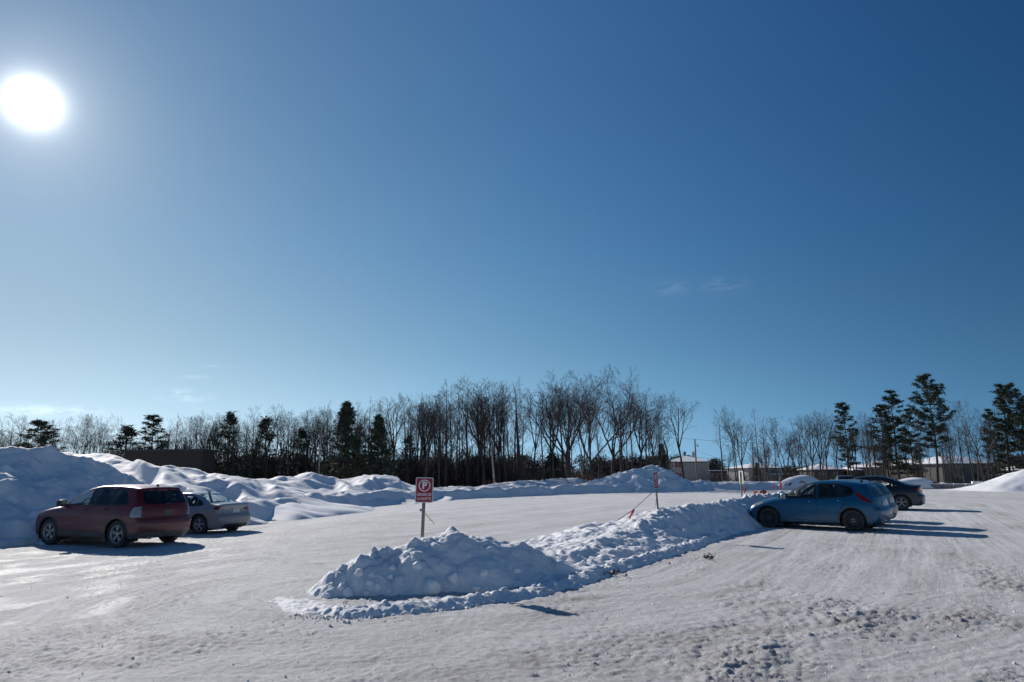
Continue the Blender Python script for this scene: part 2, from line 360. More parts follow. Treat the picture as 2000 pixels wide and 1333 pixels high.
def berm_h(X, Y):
    d, T, SG = polydist(X, Y, BERM); H = np.interp(T, range(len(BERM_H)), BERM_H)
    w_ = np.interp(T, [0, 5, 11], [.42, .28, .26])*(1+.35*fbm(X, Y, .6, 3, 61)); pr = 1-np.clip(d/w_, 0, 1.5)**1.6
    h = H*pr*(1+.35*fbm(X, Y, .35, 3, 63))+np.clip(H/.1, 0, 1)*np.clip(pr*3, 0, 1)*(.45*.1*clods(X, Y, .1, 65, .8)*2+.03*clods(X, Y, .05, 66, .8))
    return np.where(d > .8, -.2, h-.02-.25*sstep(3, 12, -X))

def grid_bank(name, x0, x1, y0, y1, step, fn, mat, smooth=True, cut=-.05):
    nx = int((x1-x0)/step)+1; ny = int((y1-y0)/step)+1
    X, Y = np.meshgrid(np.linspace(x0, x1, nx), np.linspace(y0, y1, ny)); Z = fn(X, Y)
    V = np.stack([X, Y, Z], -1).reshape(-1, 3)
    I = np.arange(nx*ny).reshape(ny, nx); Q = np.stack([I[:-1, :-1], I[:-1, 1:], I[1:, 1:], I[1:, :-1]], -1).reshape(-1, 4)
    zz = Z.ravel()[Q].max(1); Q = Q[zz > cut]
    used = np.unique(Q); mp = np.zeros(len(V), np.int64); mp[used] = np.arange(len(used))
    me = mesh_np(name, V[used], mp[Q]); o = link(name, me, mat, None, smooth); return o

# ground: fan-shaped sheet, fine near the lot, out to the horizon
def ground():
    nu = 860
    ys = [3.2]
    while ys[-1] < 45: ys.append(ys[-1]+max(.02, ys[-1]*.0042))
    while ys[-1] < 5000: ys.append(ys[-1]*1.035)
    ys = np.array(ys); u = np.linspace(-1.12, 1.12, nu)
    U, Yg = np.meshgrid(u, ys); Xg = U*(Yg+2.5); X = Xg; Y = Yg
    d, T, SG = polydist(X, Y, FLOW)
    side = np.where(SG < 0, 1.0, -1.0); fl = d*side
    near = sstep(40, 22, Y)
    # tracks parallel to the median, ruts and scuffed snow
    tr = fbm(d*1.0, T*1.2+side*7, .55, 3, 71)*.7+.5*fbm(X, Y, 1.9, 4, 85)
    lane = .006*fbm(fl*1.0, T*.5, .33, 3, 72)
    rough = sstep(-.15, .55, fbm(X*.8-Y*.35, Y*.5+X*.3, 1.6, 3, 73)+.25*tr)
    rr = sstep(1.0, 6.5, X-.2*Y+1.5)*sstep(16, 8, Y)        # scuffed zone on the near right
    rr2 = sstep(-4.0, -2.0, X)*sstep(-.5, -2.0, X)*sstep(13, 11.5, Y)*sstep(9.8, 11, Y)
    am = .35+.9*rough*(.35+.8*rr)+.6*rr2
    z = lane*.9+.010*fbm(X, Y, .9, 4, 74)+near*am*(.022*fbm(X, Y, .10, 4, 75, .65)+.085*clods(X, Y, .085, 76, .5)*.5*(rough*.4+rr*.6+rr2*.5)+.05*clods(X, Y, .17, 77, .22)*(rr*.8*rough)+.03*clods(X, Y, .05, 87, .5)*(.3+.7*rough))
    # windrow crossing the near right foreground
    wd, wT, wS = polydist(X, Y, [G(1300, 1400), G(1420, 1310), G(1540, 1255), G(1660, 1215), G(1850, 1175)])
    ww = np.exp(-(wd/.42)**2)*sstep(4, 3.2, wT)
    ww = ww*sstep(-.5, .3, fbm(X, Y, .8, 3, 84)); z = z+ww*(.02+.03*np.abs(fbm(X, Y, .16, 5, 78, .7))+.05*clods(X, Y, .06, 79, .75))
    # tyre tread marks
    for (pts, w_) in (([G(1330, 1333), G(1440, 1200), G(1520, 1120), G(1560, 1050)], .11), ([G(1700, 1333), G(1750, 1220), G(1790, 1120), G(1800, 1060)], .11),
                      ([G(0, 1190), G(200, 1130), G(420, 1090), G(700, 1035), G(900, 1010)], .13), ([G(-50, 1260), G(150, 1180), G(400, 1120), G(600, 1075), G(800, 1035)], .13),
                      ([G(1050, 1180), G(1250, 1120), G(1400, 1070), G(1500, 1045)], .12), ([G(530, 1100), G(560, 1060), G(640, 1020)], .12), ([G(1000, 1333), G(1400, 1230), G(1750, 1170), G(2000, 1130)], .12)):
        pd, pT, pS = polydist(X, Y, pts); m = sstep(w_*1.3, w_*.8, pd)
        bk = sstep(-.25, .35, fbm(X, Y, 1.3, 3, 83)); z = z-bk*m*(.004+.003*np.sin(pT*90+pd*pS*25)) + bk*.004*np.exp(-((pd-w_*1.5)/.05)**2)
    z = z*sstep(60, 30, Y)-.25*sstep(3, 12, -X)
    # land falls behind the lot
    dist = np.hypot(X*.9, Y)
    z = z-2.4*sstep(80, 150, Y+.12*X)*1.0
    dirt = .27+.10*sstep(6.0, 1.0, d)*0+.16*sstep(3, 14, fl)+.22*np.clip(tr, -1, 1)
    dirt = dirt+.18*np.exp(-((fl-2.3)/.7)**2)*sstep(12, 16, Y)+.07*rough-.12*ww-.30*rr2-.16*rr*(1-rough)-.10*np.exp(-((fl+1.7)/.8)**2)
    dirt = dirt-.12*sstep(70, 90, Y)*2
    ice = .36*sstep(-2.5, -6.0, X+.15*(Y-8))*sstep(-.05, .55, .6*fbm(fl*1.5, T*3, 1.3, 4, 81)+.8*fbm(X, Y*.6, .9, 4, 86))
    V = np.stack([X, Y, z], -1).reshape(-1, 3); ny = len(ys)
    I = np.arange(nu*ny).reshape(ny, nu); Q = np.stack([I[:-1, :-1], I[:-1, 1:], I[1:, 1:], I[1:, :-1]], -1).reshape(-1, 4)
    me = mesh_np('ground', V, Q)
    for nm, arr in (('dirt', dirt), ('ice', ice)):
        a = me.attributes.new(nm, 'FLOAT', 'POINT'); a.data.foreach_set('value', arr.ravel().astype(np.float32))
    uvl = me.uv_layers.new(name='flow'); L = Q.ravel(); tt = T*3.0
    uvl.data.foreach_set('uv', np.stack([fl.ravel()[L], tt.ravel()[L]], -1).ravel().astype(np.float32))
    o = link('ground', me, M['lot'], None, True); tag(o, kind='structure'); return o
ground()
# apron behind and beside the viewer, so the lot goes on out of frame
MB().box(-90, 90, -60, 3.2, -.6, -.02).box(-90, -6.38, 3.2, 3.3, -.6, -.02).build('parking_lot', M['snow'])['kind'] = 'structure'

o = grid_bank('snow_bank', -3.9, 10.8, 9.4, 29.5, .034, median_h, M['snow'])
tag(o, 'shaded lumpy snow bank dividing the lot, red parking sign in its near mound', 'snow bank'); median = o
o = grid_bank('plow_ridge', -4.2, 9.5, 8.8, 26.5, .026, berm_h, M['snow'])
tag(o, 'thin crumbly ridge of plowed snow along the near foot of the central snow bank', 'snow ridge')

def ridge_fn(layers, big=.25, bigs=4.0, cl=(), seed=100, base=-.05, cutd=0.0):
    def fn(X, Y):
        h = np.full(X.shape, -1.0)
        for (pts, wl, wr, pw) in layers:
            d, T, SG = polydist(X, Y, pts); H = np.interp(T, range(len(pts)), [p[2] for p in pts])
            wl_ = np.interp(T, range(len(pts)), wl) if isinstance(wl, (list, tuple)) else wl
            wr_ = np.interp(T, range(len(pts)), wr) if isinstance(wr, (list, tuple)) else wr
            u = d/(np.where(SG > 0, wl_, wr_)*(1+.18*fbm(X, Y, bigs*.7, 2, seed+3)))
            hh = H*(1-np.clip(u, 0, 6)**pw); k = .25
            q = np.maximum(k-abs(h-hh), 0)/k; h = np.maximum(h, hh)+q*q*k*.25
        lump = np.clip(h*2.0, 0, 1)
        h = h+lump*big*fbm(X, Y, bigs, 3, seed)
        for (s, a, dn) in cl: h = h+lump*a*clods(X, Y, s, seed+int(s*100), dn)
        return h+base
    return fn
cr = [at(-420, 862, 25.5), at(-200, 866, 26.0), at(0, 875, 26.2), at(60, 872, 26.3), at(120, 880, 26.6), at(165, 888, 27), at(215, 908, 27.6), at(250, 925, 28), at(310, 953, 28.3)]
o = grid_bank('snow_bank', -34, -9.0, 18.5, 33, .07, ridge_fn([(cr, 3.5, [7.5, 7.0, 6.2, 5.8, 5.4, 4.6, 3.4, 2.4, 1.3], .95)], .26, 2.2, ((.9, .26, .6), (.5, .26, .7), (.27, .17, .7), (.15, .09, .7)), 110), M['snow'], cut=-.4)
tag(o, 'tall shaded snow bank at the far left behind the dark red car', 'snow bank')
up = [at(60, 884, 42), at(165, 885, 41), at(215, 887, 40), at(245, 894, 38), at(290, 898, 38), at(335, 914, 40), at(395, 917, 42), at(450, 920, 43), at(475, 932, 45), at(525, 936, 47),
      at(585, 928, 50), at(640, 938, 52), at(690, 930, 53), at(738, 926, 54), at(765, 936, 55), at(800, 950, 55.5), at(860, 957, 57)]
sp1 = [at(285, 899, 37), at(320, 922, 34), at(345, 945, 31)]
sp2 = [at(450, 921, 43), at(520, 948, 39), at(560, 965, 37)]
sp3 = [at(738, 927, 54), at(700, 944, 49), at(672, 962, 45)]
sp4 = [at(395, 919, 42), at(470, 945, 37), at(500, 965, 34.5)]
sp5 = [at(600, 930, 50), at(690, 950, 47), at(720, 966, 46)]
def heap(X, Y):
    wx = X+1.2*fbm(X, Y, 5.0, 2, 301); wy = Y+1.2*fbm(X, Y, 5.0, 2, 302)
    f_ = ridge_fn([(up, 16, [11, 11, 10.5, 9.5, 9.0, 8.5, 8.5, 8, 8, 8, 9, 8.5, 8.5, 8.5, 7, 5, 3.5], 1.0), (sp1, 3.2, 1.5, 1.3), (sp2, 3.4, 1.5, 1.2), (sp3, 3.5, 1.6, 1.2), (sp4, 3.2, 1.5, 1.3), (sp5, 3.2, 1.6, 1.2)], 0.0, 3.4, (), 130)
    h = f_(wx, wy); rid = 1-np.abs(vnoise(wx/3.1+.35*wy, wy/4.5, 305))*2.2; return h+np.clip(h, 0, 1)*(.20*np.clip(rid, -1, 1)*(.5+.5*sstep(-.3, .3, vnoise(X/7, Y/7, 306)))-.05+.16*fbm(X, Y, 4.2, 2, 303)+.03*fbm(X, Y, .5, 3, 307)+sstep(.0, .5, fbm(X, Y, 3.0, 2, 308))*(.22*clods(X, Y, .8, 309, .6)+.12*clods(X, Y, .42, 310, .6))+.10*fbm(X*.7+Y*.5, Y*.6, 1.6, 3, 304))
o = grid_bank('snow_heap', -40, -2, 24, 74, .14, heap, M['snow_soft'], cut=-.4)
tag(o, 'long wind-smoothed snow heaps with sunlit crests before the dark woods on the left', 'snow heap')
toe = [(-13.9, 24.2, .25), (-13.0, 27.0, .5), (-12.4, 30, .6), (-11.9, 34, .65), (-10.6, 39.5, .65), (-9.6, 43.6, .65), (-5.8, 49, .7), (-1.5, 53.5, .7), (5.5, 61.0, .75), (13, 64.8, .75), (20, 68.6, .7), (30, 73, .5), (39, 78, .45)]
o = grid_bank('snow_bank', -17, 42, 20, 82, .17, ridge_fn([(toe, 2.6, .95, 1.2), ([at(930, 950, 70), at(990, 945, 72), at(1050, 938, 74), at(1110, 933, 76), at(1170, 938, 76), at(1220, 945, 75)], 12, 5, 1.2)], .22, 2.4, ((.9, .22, .5), (.5, .18, .5)), 150), M['snow'], cut=-.4)
tag(o, 'long low plowed snow bank running along the far edge of the lot', 'snow bank')
c0 = at(1262, 913, 67)
fm = [at(1215, 925, 66.5), at(1235, 916, 66.5), c0, at(1285, 915, 67), at(1310, 928, 68), at(1345, 938, 69), at(1385, 946, 70)]
fm2 = [at(1160, 941, 66), at(1185, 936, 65.5), at(1210, 940, 65.5)]
o = grid_bank('snow_mound', -1, 26, 58, 80, .10, ridge_fn([(fm, 5, 4.2, 1.25), (fm2, 3, 3.2, 1.3)], .32, 2.2, ((.9, .3, .6), (.45, .22, .6), (.25, .12, .6)), 170), M['snow'])
tag(o, 'high rough snow mound at the far end of the lot left of the pale house', 'snow mound')
rm = [at(1925, 960, 57), at(1960, 938, 57.5), at(2000, 919, 58), at(2060, 895, 58), at(2140, 880, 58), at(2240, 880, 58)]
o = grid_bank('snow_mound', 33, 66, 46, 68, .13, ridge_fn([(rm, 6, [1.5, 3, 5, 7, 8, 8], 1.3)], .15, 3.0, ((.5, .06, .4),), 190), M['snow_soft'])
tag(o, 'smooth sunlit snow mound at the right edge of the lot', 'snow mound')
rb = [at(1840, 953, 72), at(1880, 951, 70), at(1925, 950, 66)]
rb0 = [at(1400, 948, 76), at(1480, 950, 74), at(1560, 951, 70), at(1640, 951, 70), at(1700, 949, 70), at(1780, 947, 70), at(1840, 951, 70)]
o = grid_bank('snow_bank', 18, 50, 60, 84, .15, ridge_fn([(rb, 3, 3, 1.3), (rb0, 4, 3, 1.3)], .2, 2.2, ((.9, .15, .5), (.4, .1, .5)), 210), M['snow'])
tag(o, 'low uneven snow bank behind the parked cars before the concrete barriers', 'snow bank')

# snow chunks stuck in or fallen from the median mound (pixel, size)
rng = random.Random(5)
def chunk_mesh(seed, sub=3):
    bm = bmesh.new(); bmesh.ops.create_icosphere(bm, subdivisions=sub, radius=1.0); r = random.Random(seed); dirs = []
    for _ in range(9):
        v = Vector((r.uniform(-1, 1), r.uniform(-1, 1), r.uniform(-1, 1))).normalized(); dirs.append((v, r.uniform(.62, .95)))
    for v in bm.verts:
        for d, c in dirs:
            k = v.co.dot(d)
            if k > c: v.co -= d*(k-c)*.85
        v.co *= 1+.05*math.sin(v.co.x*9+seed)*math.sin(v.co.y*8)+.03*math.sin(v.co.z*17+v.co.x*13)
    me = bpy.data.meshes.new('snow_chunk'); bm.to_mesh(me); bm.free(); me.materials.append(M['snow_lump']); me.shade_smooth(); return me
CH = [chunk_mesh(i) for i in range(6)]
def surf(fn, x, y): return float(fn(np.array([[x]]), np.array([[y]]))[0, 0])
def on_ray(px, py, fn):
    d = pray(px, py); best = None; y = 9.3
    while y < 30:
        t = y/d.y; z = EYE+d.z*t
        if z < max(surf(fn, d.x*t, y), 0): return d.x*t, y, z
        y += .05
    return None
for px, py, s in ((842, 1150, .155), (815, 1105, .085), (722, 1138, .06), (737, 1145, .065), (762, 1128, .06), (795, 1085, .075), (808, 1092, .05), (760, 1155, .06), (680, 1160, .09), (668, 1148, .07),
                  (884, 1130, .09), (945, 1120, .08), (1010, 1118, .06), (700, 1120, .07), (930, 1150, .06), (715, 1160, .06), (1085, 1150, .06),
                  (1140, 1100, .06), (1210, 1075, .06), (765, 1110, .06), (640, 1165, .05), (990, 1150, .05)):
    h = on_ray(px, py, median_h)
    if h is None: continue
    c = bpy.data.objects.new('snow_chunk', CH[rng.randrange(6)]); C.objects.link(c); c.parent = median
    c.location = (h[0]*(1-s*.45/h[1]), h[1]-s*.45, h[2]+s*.1); c.scale = (s*rng.uniform(.9, 1.25), s*rng.uniform(.8, 1.1), s*rng.uniform(.75, 1.05)); c.rotation_euler = (rng.uniform(-.5, .5), rng.uniform(-.5, .5), rng.uniform(0, 6))
# crumbs: too small to pick apart
def crumbs(name, label, n, sampler, mat, smin, smax, cat='snow crumbs'):
    r = np.random.default_rng(9); base = np.array([(1, 0, -.3), (-.5, .87, -.3), (-.5, -.87, -.3), (0, 0, 1.0), (.3, .2, -.9)])
    tri = np.array([(0, 1, 3), (1, 2, 3), (2, 0, 3), (1, 0, 4), (2, 1, 4), (0, 2, 4)]); V = []; Fc = []
    for i in range(n):
        x, y, z = sampler(r); s = smin+(smax-smin)*r.random()**3; a = r.random()*6.28; R_ = np.array([[math.cos(a), -math.sin(a), 0], [math.sin(a), math.cos(a), 0], [0, 0, 1]])
        b = (base*(r.uniform(.6, 1.2, (5, 3)))*s) @ R_.T; V.append(b+np.array([x, y, z])); Fc.append(tri+5*i)
    me = mesh_np(name, np.concatenate(V), np.concatenate(Fc)); o = link(name, me, mat, None, True); tag(o, label, cat, kind='stuff'); return o
def s1(r):
    t = 2.2+r.random()*(len(BERM)-3.3); i = int(t); k = t-i; a = BERM[i]; b = BERM[i+1]; off = r.normal()*.3
    return a[0]+(b[0]-a[0])*k+off*.5, a[1]+(b[1]-a[1])*k+off, .01
crumbs('snow_crumbs', 'small snow crumbs scattered along the foot of the central snow bank', 2600, s1, M['snow'], .008, .035)
def s2(r):
    y = 5.5+14*r.random()**1.5; x = r.uniform(-.85, .9)*y
    if x < 0 and r.random() < .6: x = -x
    return x, y, .006+gz(x)
crumbs('snow_clumps', 'small loose clumps of snow lying over the lot surface', 1800, s2, M['snow'], .006, .022, 'snow clumps')
M['slush'] = flat('dark_frozen_slush', (.035, .03, .027), .8, var=.5)
def s3(r):
    if r.random() < .45: a = G(1030+r.normal()*18, 1158+r.normal()*4)
    elif r.random() < .5: a = G(1195+r.normal()*10, 1122+r.normal()*4)
    else:
        t = r.random(); a = G(1230+200*t+r.normal()*12, 1118-50*t+r.normal()*5)
        if r.random() < .8: a = G(1385+r.normal()*6, 1091+r.normal()*3)
    return a[0], a[1], .03+.03*r.random()
crumbs('dirt_lumps', 'dark frozen dirt lumps by the foot of the central snow bank', 260, s3, M['slush'], .01, .035, 'dirt')
# ------------------------------------------------------------------ cars (built as implicit bodies, cut into their panels)
def smax(a, b, k):
    h = np.maximum(k-np.abs(a-b), 0)/k; return np.maximum(a, b)+h*h*k*.25
def smooth_curve(pts, n=240):
    """monotone-ish smooth interpolation of (a, b) pairs sampled to a table"""
    a = np.array([p[0] for p in pts]); b = np.array([p[1] for p in pts]); m = np.gradient(b, a)
    d = np.diff(b)/np.diff(a)
    for i in range(1, len(a)-1):
        m[i] = 0 if d[i-1]*d[i] <= 0 else 2*d[i-1]*d[i]/(d[i-1]+d[i])
    m[0] = d[0]; m[-1] = d[-1]
    xs = np.linspace(a[0], a[-1], n); i = np.clip(np.searchsorted(a, xs)-1, 0, len(a)-2); hh = a[i+1]-a[i]; t = (xs-a[i])/hh
    ys = (2*t**3-3*t**2+1)*b[i]+(t**3-2*t**2+t)*hh*m[i]+(-2*t**3+3*t**2)*b[i+1]+(t**3-t**2)*hh*m[i+1]
    return xs, ys
def inpoly(px, pz, poly):
    inside = np.zeros(px.shape, bool); n = len(poly)
    for i in range(n):
        x1, z1 = poly[i]; x2, z2 = poly[(i+1) % n]
        if z1 == z2: continue
        c = ((z1 > pz) != (z2 > pz)) & (px < (x2-x1)*(pz-z1)/(z2-z1)+x1); inside ^= c
    return inside
def round_poly(poly, r=.05, n=4):
    out = []; m = len(poly)
    for i in range(m):
        p0 = np.array(poly[i-1]); p = np.array(poly[i]); p1 = np.array(poly[(i+1) % m])
        a = p0-p; b = p1-p; la = np.linalg.norm(a); lb = np.linalg.norm(b); rr = min(r, la*.45, lb*.45)
        A = p+a/la*rr; B = p+b/lb*rr
        for k in range(n+1):
            t = k/n; out.append(tuple((1-t)**2*A+2*t*(1-t)*p+t*t*B))
    return out
def resample(poly, step=.03, closed=True):
    out = []; m = len(poly)
    for i in range(m if closed else m-1):
        a = np.array(poly[i]); b = np.array(poly[(i+1) % m]); L = np.linalg.norm(b-a); k = max(1, int(L/step))
        for j in range(k): out.append(a+(b-a)*j/k)
    if not closed: out.append(np.array(poly[-1]))
    return np.array(out)
def nearest_on(px, pz, poly):
    best = np.full(px.shape, 1e9); bx = px.copy(); bz = pz.copy(); n = len(poly)
    for i in range(n):
        ax, az = poly[i]; cx, cz = poly[(i+1) % n]; dx = cx-ax; dz = cz-az; L = dx*dx+dz*dz+1e-12
        t = np.clip(((px-ax)*dx+(pz-az)*dz)/L, 0, 1); qx = ax+t*dx; qz = az+t*dz; d = np.hypot(px-qx, pz-qz); m = d < best
        best = np.where(m, d, best); bx = np.where(m, qx, bx); bz = np.where(m, qz, bz)
    return best, bx, bz
class Body:
    def __init__(s, sp):
        s.sp = sp; s.L = sp['L']; s.W = sp['W']; s.H = sp['H']
        s.top = smooth_curve(sp['top']); s.xf = smooth_curve(sp['xf']); s.xr = smooth_curve(sp['xr'])
        s.yz = smooth_curve(sp['yz']); s.pl = smooth_curve(sp['plan']); s.kr = sp.get('k', .09)
    def f(s, x, y, z):
        ay = np.abs(y); cy = s.sp.get('cg', .22)
        xe = x-cy*y*y*np.tanh((s.sp['xm']-x)/.5)
        T = np.interp(xe, *s.top)-.05*y*y-.10*np.maximum(ay-.45, 0)**2
        Yh = s.W/2*np.interp(z, *s.yz)*np.interp(x, *s.pl)
        side = ay-Yh; topd = (z-T)*s.sp.get('ts', .9)
        cf = s.sp.get('cf', .22); cr = s.sp.get('cr', .13)
        fr = np.interp(z, *s.xf)+cf*y*y+.25*np.maximum(ay-.45, 0)**2-x; re = x-(np.interp(z, *s.xr)-cr*y*y-.35*np.maximum(ay-.5, 0)**2)
        g = smax(side, topd, s.kr); g = smax(g, fr, .10); g = smax(g, re, .09)
        return smax(g, s.sp['zb']-z, .05)
    def solve(s, q, p, it=26):
        """from inside points q to outside points p find the skin"""
        a = np.zeros(len(q)); b = np.ones(len(q))
        for _ in range(it):
            m = (a+b)/2; w_ = q+(p-q)*m[:, None]; neg = s.f(w_[:, 0], w_[:, 1], w_[:, 2]) < 0
            a = np.where(neg, m, a); b = np.where(neg, b, m)
        return q+(p-q)*a[:, None]
    def grad(s, P, e=.004):
        g = np.zeros_like(P)
        for k in range(3):
            d = np.zeros(3); d[k] = e; A = P+d; B = P-d
            g[:, k] = s.f(A[:, 0], A[:, 1], A[:, 2])-s.f(B[:, 0], B[:, 1], B[:, 2])
        return g/(np.linalg.norm(g, axis=1, keepdims=True)+1e-9)
    def proj(s, mode, A, B, sg=1):
        """project 2-D outline points onto the skin. side: (x,z); top: (x,y); rear/front: (y,z)"""
        n = len(A); o = np.ones(n)
        if mode == 'side': q = np.stack([A, o*.0, B], 1); p = np.stack([A, o*sg*(s.W/2+.15), B], 1)
        elif mode == 'top': q = np.stack([A, B, o*.6], 1); p = np.stack([A, B, o*(s.H+.2)], 1)
        elif mode == 'rear': q = np.stack([o*(s.L*.62), A, B], 1); p = np.stack([o*(s.L+.2), A, B], 1)
        else: q = np.stack([o*(s.L*.3), A, B], 1); p = np.stack([o*-.2, A, B], 1)
        return s.solve(q, p)
AX = {'side': (0, 2), 'top': (0, 1), 'rear': (1, 2), 'front': (1, 2)}
def ribbon(s, mode, line, w_, off, closed=True, sg=1):
    pts = resample(line, .03, closed); n = len(pts)
    t = np.roll(pts, -1, 0)-np.roll(pts, 1, 0)
    if not closed: t[0] = pts[1]-pts[0]; t[-1] = pts[-1]-pts[-2]
    t /= np.linalg.norm(t, axis=1, keepdims=True)+1e-9; nn = np.stack([-t[:, 1], t[:, 0]], 1)
    A = pts+nn*w_/2; B = pts-nn*w_/2
    PA = s.proj(mode, A[:, 0], A[:, 1], sg); PB = s.proj(mode, B[:, 0], B[:, 1], sg)
    PA = PA+s.grad(PA)*off; PB = PB+s.grad(PB)*off
    V = np.concatenate([PA, PB]); m = n if closed else n-1
    Fc = np.array([(i, (i+1) % n, (i+1) % n+n, i+n) for i in range(m)])
    return V, Fc
def join_arr(parts):
    V = []; Fc = []; b = 0
    for v, f in parts: V.append(v); Fc.append(f+b); b += len(v)
    return np.concatenate(V), np.concatenate(Fc)
def wheel(parent, x, y, r, wd, style, tyre_name='wheel'):
    """tyre, rim and hub as a wheel part; outward side is sign of y"""
    sg = 1 if y > 0 else -1
    Mx = Matrix.Translation((x, y, r)) @ (Matrix.Identity(4) if sg > 0 else Matrix.Rotation(math.pi, 4, 'Z'))
    rr = r*.66
    t = MB().lathe([(rr*.98, -wd*.5), (r*.93, -wd*.5), (r*.985, -wd*.40), (r, -wd*.25), (r*.992, 0), (r, wd*.25), (r*.985, wd*.40), (r*.93, wd*.5), (r*.8, wd*.54), (rr*1.02, wd*.47), (rr, wd*.44)], 44, Mx)
    for k in range(44):
        if k % 2: continue
        Mk = Mx @ Matrix.Rotation(2*math.pi*k/44, 4, 'Y'); t.box(r*.975, r*1.008, -wd*.42, wd*.42, -.016, .012, Mk)
    wh = t.build(tyre_name, M['rubber'], parent, True)
    m = MB(); mat = M['alloy']
    if style == 'steel':
        mat = M['steelwheel']
        m.lathe([(rr, wd*.44), (rr*.97, wd*.46), (rr*.93, wd*.40), (rr*.88, wd*.20), (rr*.80, wd*.12), (rr*.62, wd*.20), (rr*.45, wd*.24), (rr*.33, wd*.18), (rr*.22, wd*.20), (0.001, wd*.21)], 36, Mx)
        rim = m.build('rim', mat, wh, True)
        h = MB()
        for k in range(12):
            a = 2*math.pi*k/12; Mk = Mx @ Matrix.Translation((math.cos(a)*rr*.70, wd*.175, math.sin(a)*rr*.70))
            h.lathe([(.001, .004), (rr*.055, .004), (rr*.06, -.004)], 8, Mk)
        h.build('vent_hole', M['rubberseal'], rim)
        b = MB()
        for k in range(4):
            a = 2*math.pi*k/4+.6; Mk = Mx @ Matrix.Translation((math.cos(a)*rr*.2, wd*.20, math.sin(a)*rr*.2)); b.lathe([(.001, .02), (.011, .02), (.012, 0)], 6, Mk)
        b.build('wheel_nut', M['chrome'], rim)
    else:
        m.lathe([(rr, wd*.44), (rr*1.0, wd*.475), (rr*.93, wd*.47), (rr*.90, wd*.30), (rr*.88, -wd*.3)], 40, Mx)
        m.lathe([(rr*.26, wd*.25), (rr*.26, wd*.36), (rr*.2, wd*.40), (.001, wd*.40)], 20, Mx)
        ns = 5
        for k in range(ns):
            for da in ((-.16, .16) if style == 'twin' else (0,)):
                a = 2*math.pi*k/ns+.3; Mk = Mx @ Matrix.Rotation(-(a+da), 4, 'Y')
                hw = .020 if style == 'twin' else .034
                if style == 'twin': Mk = Mk @ Matrix.Translation((0, 0, 0))
                m.add([Mk @ Vector(v) for v in ((rr*.2, wd*.26, -hw), (rr*.2, wd*.38, -hw*.8), (rr*.2, wd*.38, hw*.8), (rr*.2, wd*.26, hw),
                                               (rr*.94, wd*.30, -hw*1.25), (rr*.94, wd*.44, -hw), (rr*.94, wd*.44, hw), (rr*.94, wd*.30, hw*1.25))],
                      [(0, 1, 2, 3), (7, 6, 5, 4), (0, 4, 5, 1), (1, 5, 6, 2), (2, 6, 7, 3), (3, 7, 4, 0)])
        rim = m.build('rim', mat, wh, True)
        MB().lathe([(.001, wd*.05), (rr*.89, wd*.05)], 24, Mx).build('brake_disc', M['black'], rim)
    return wh
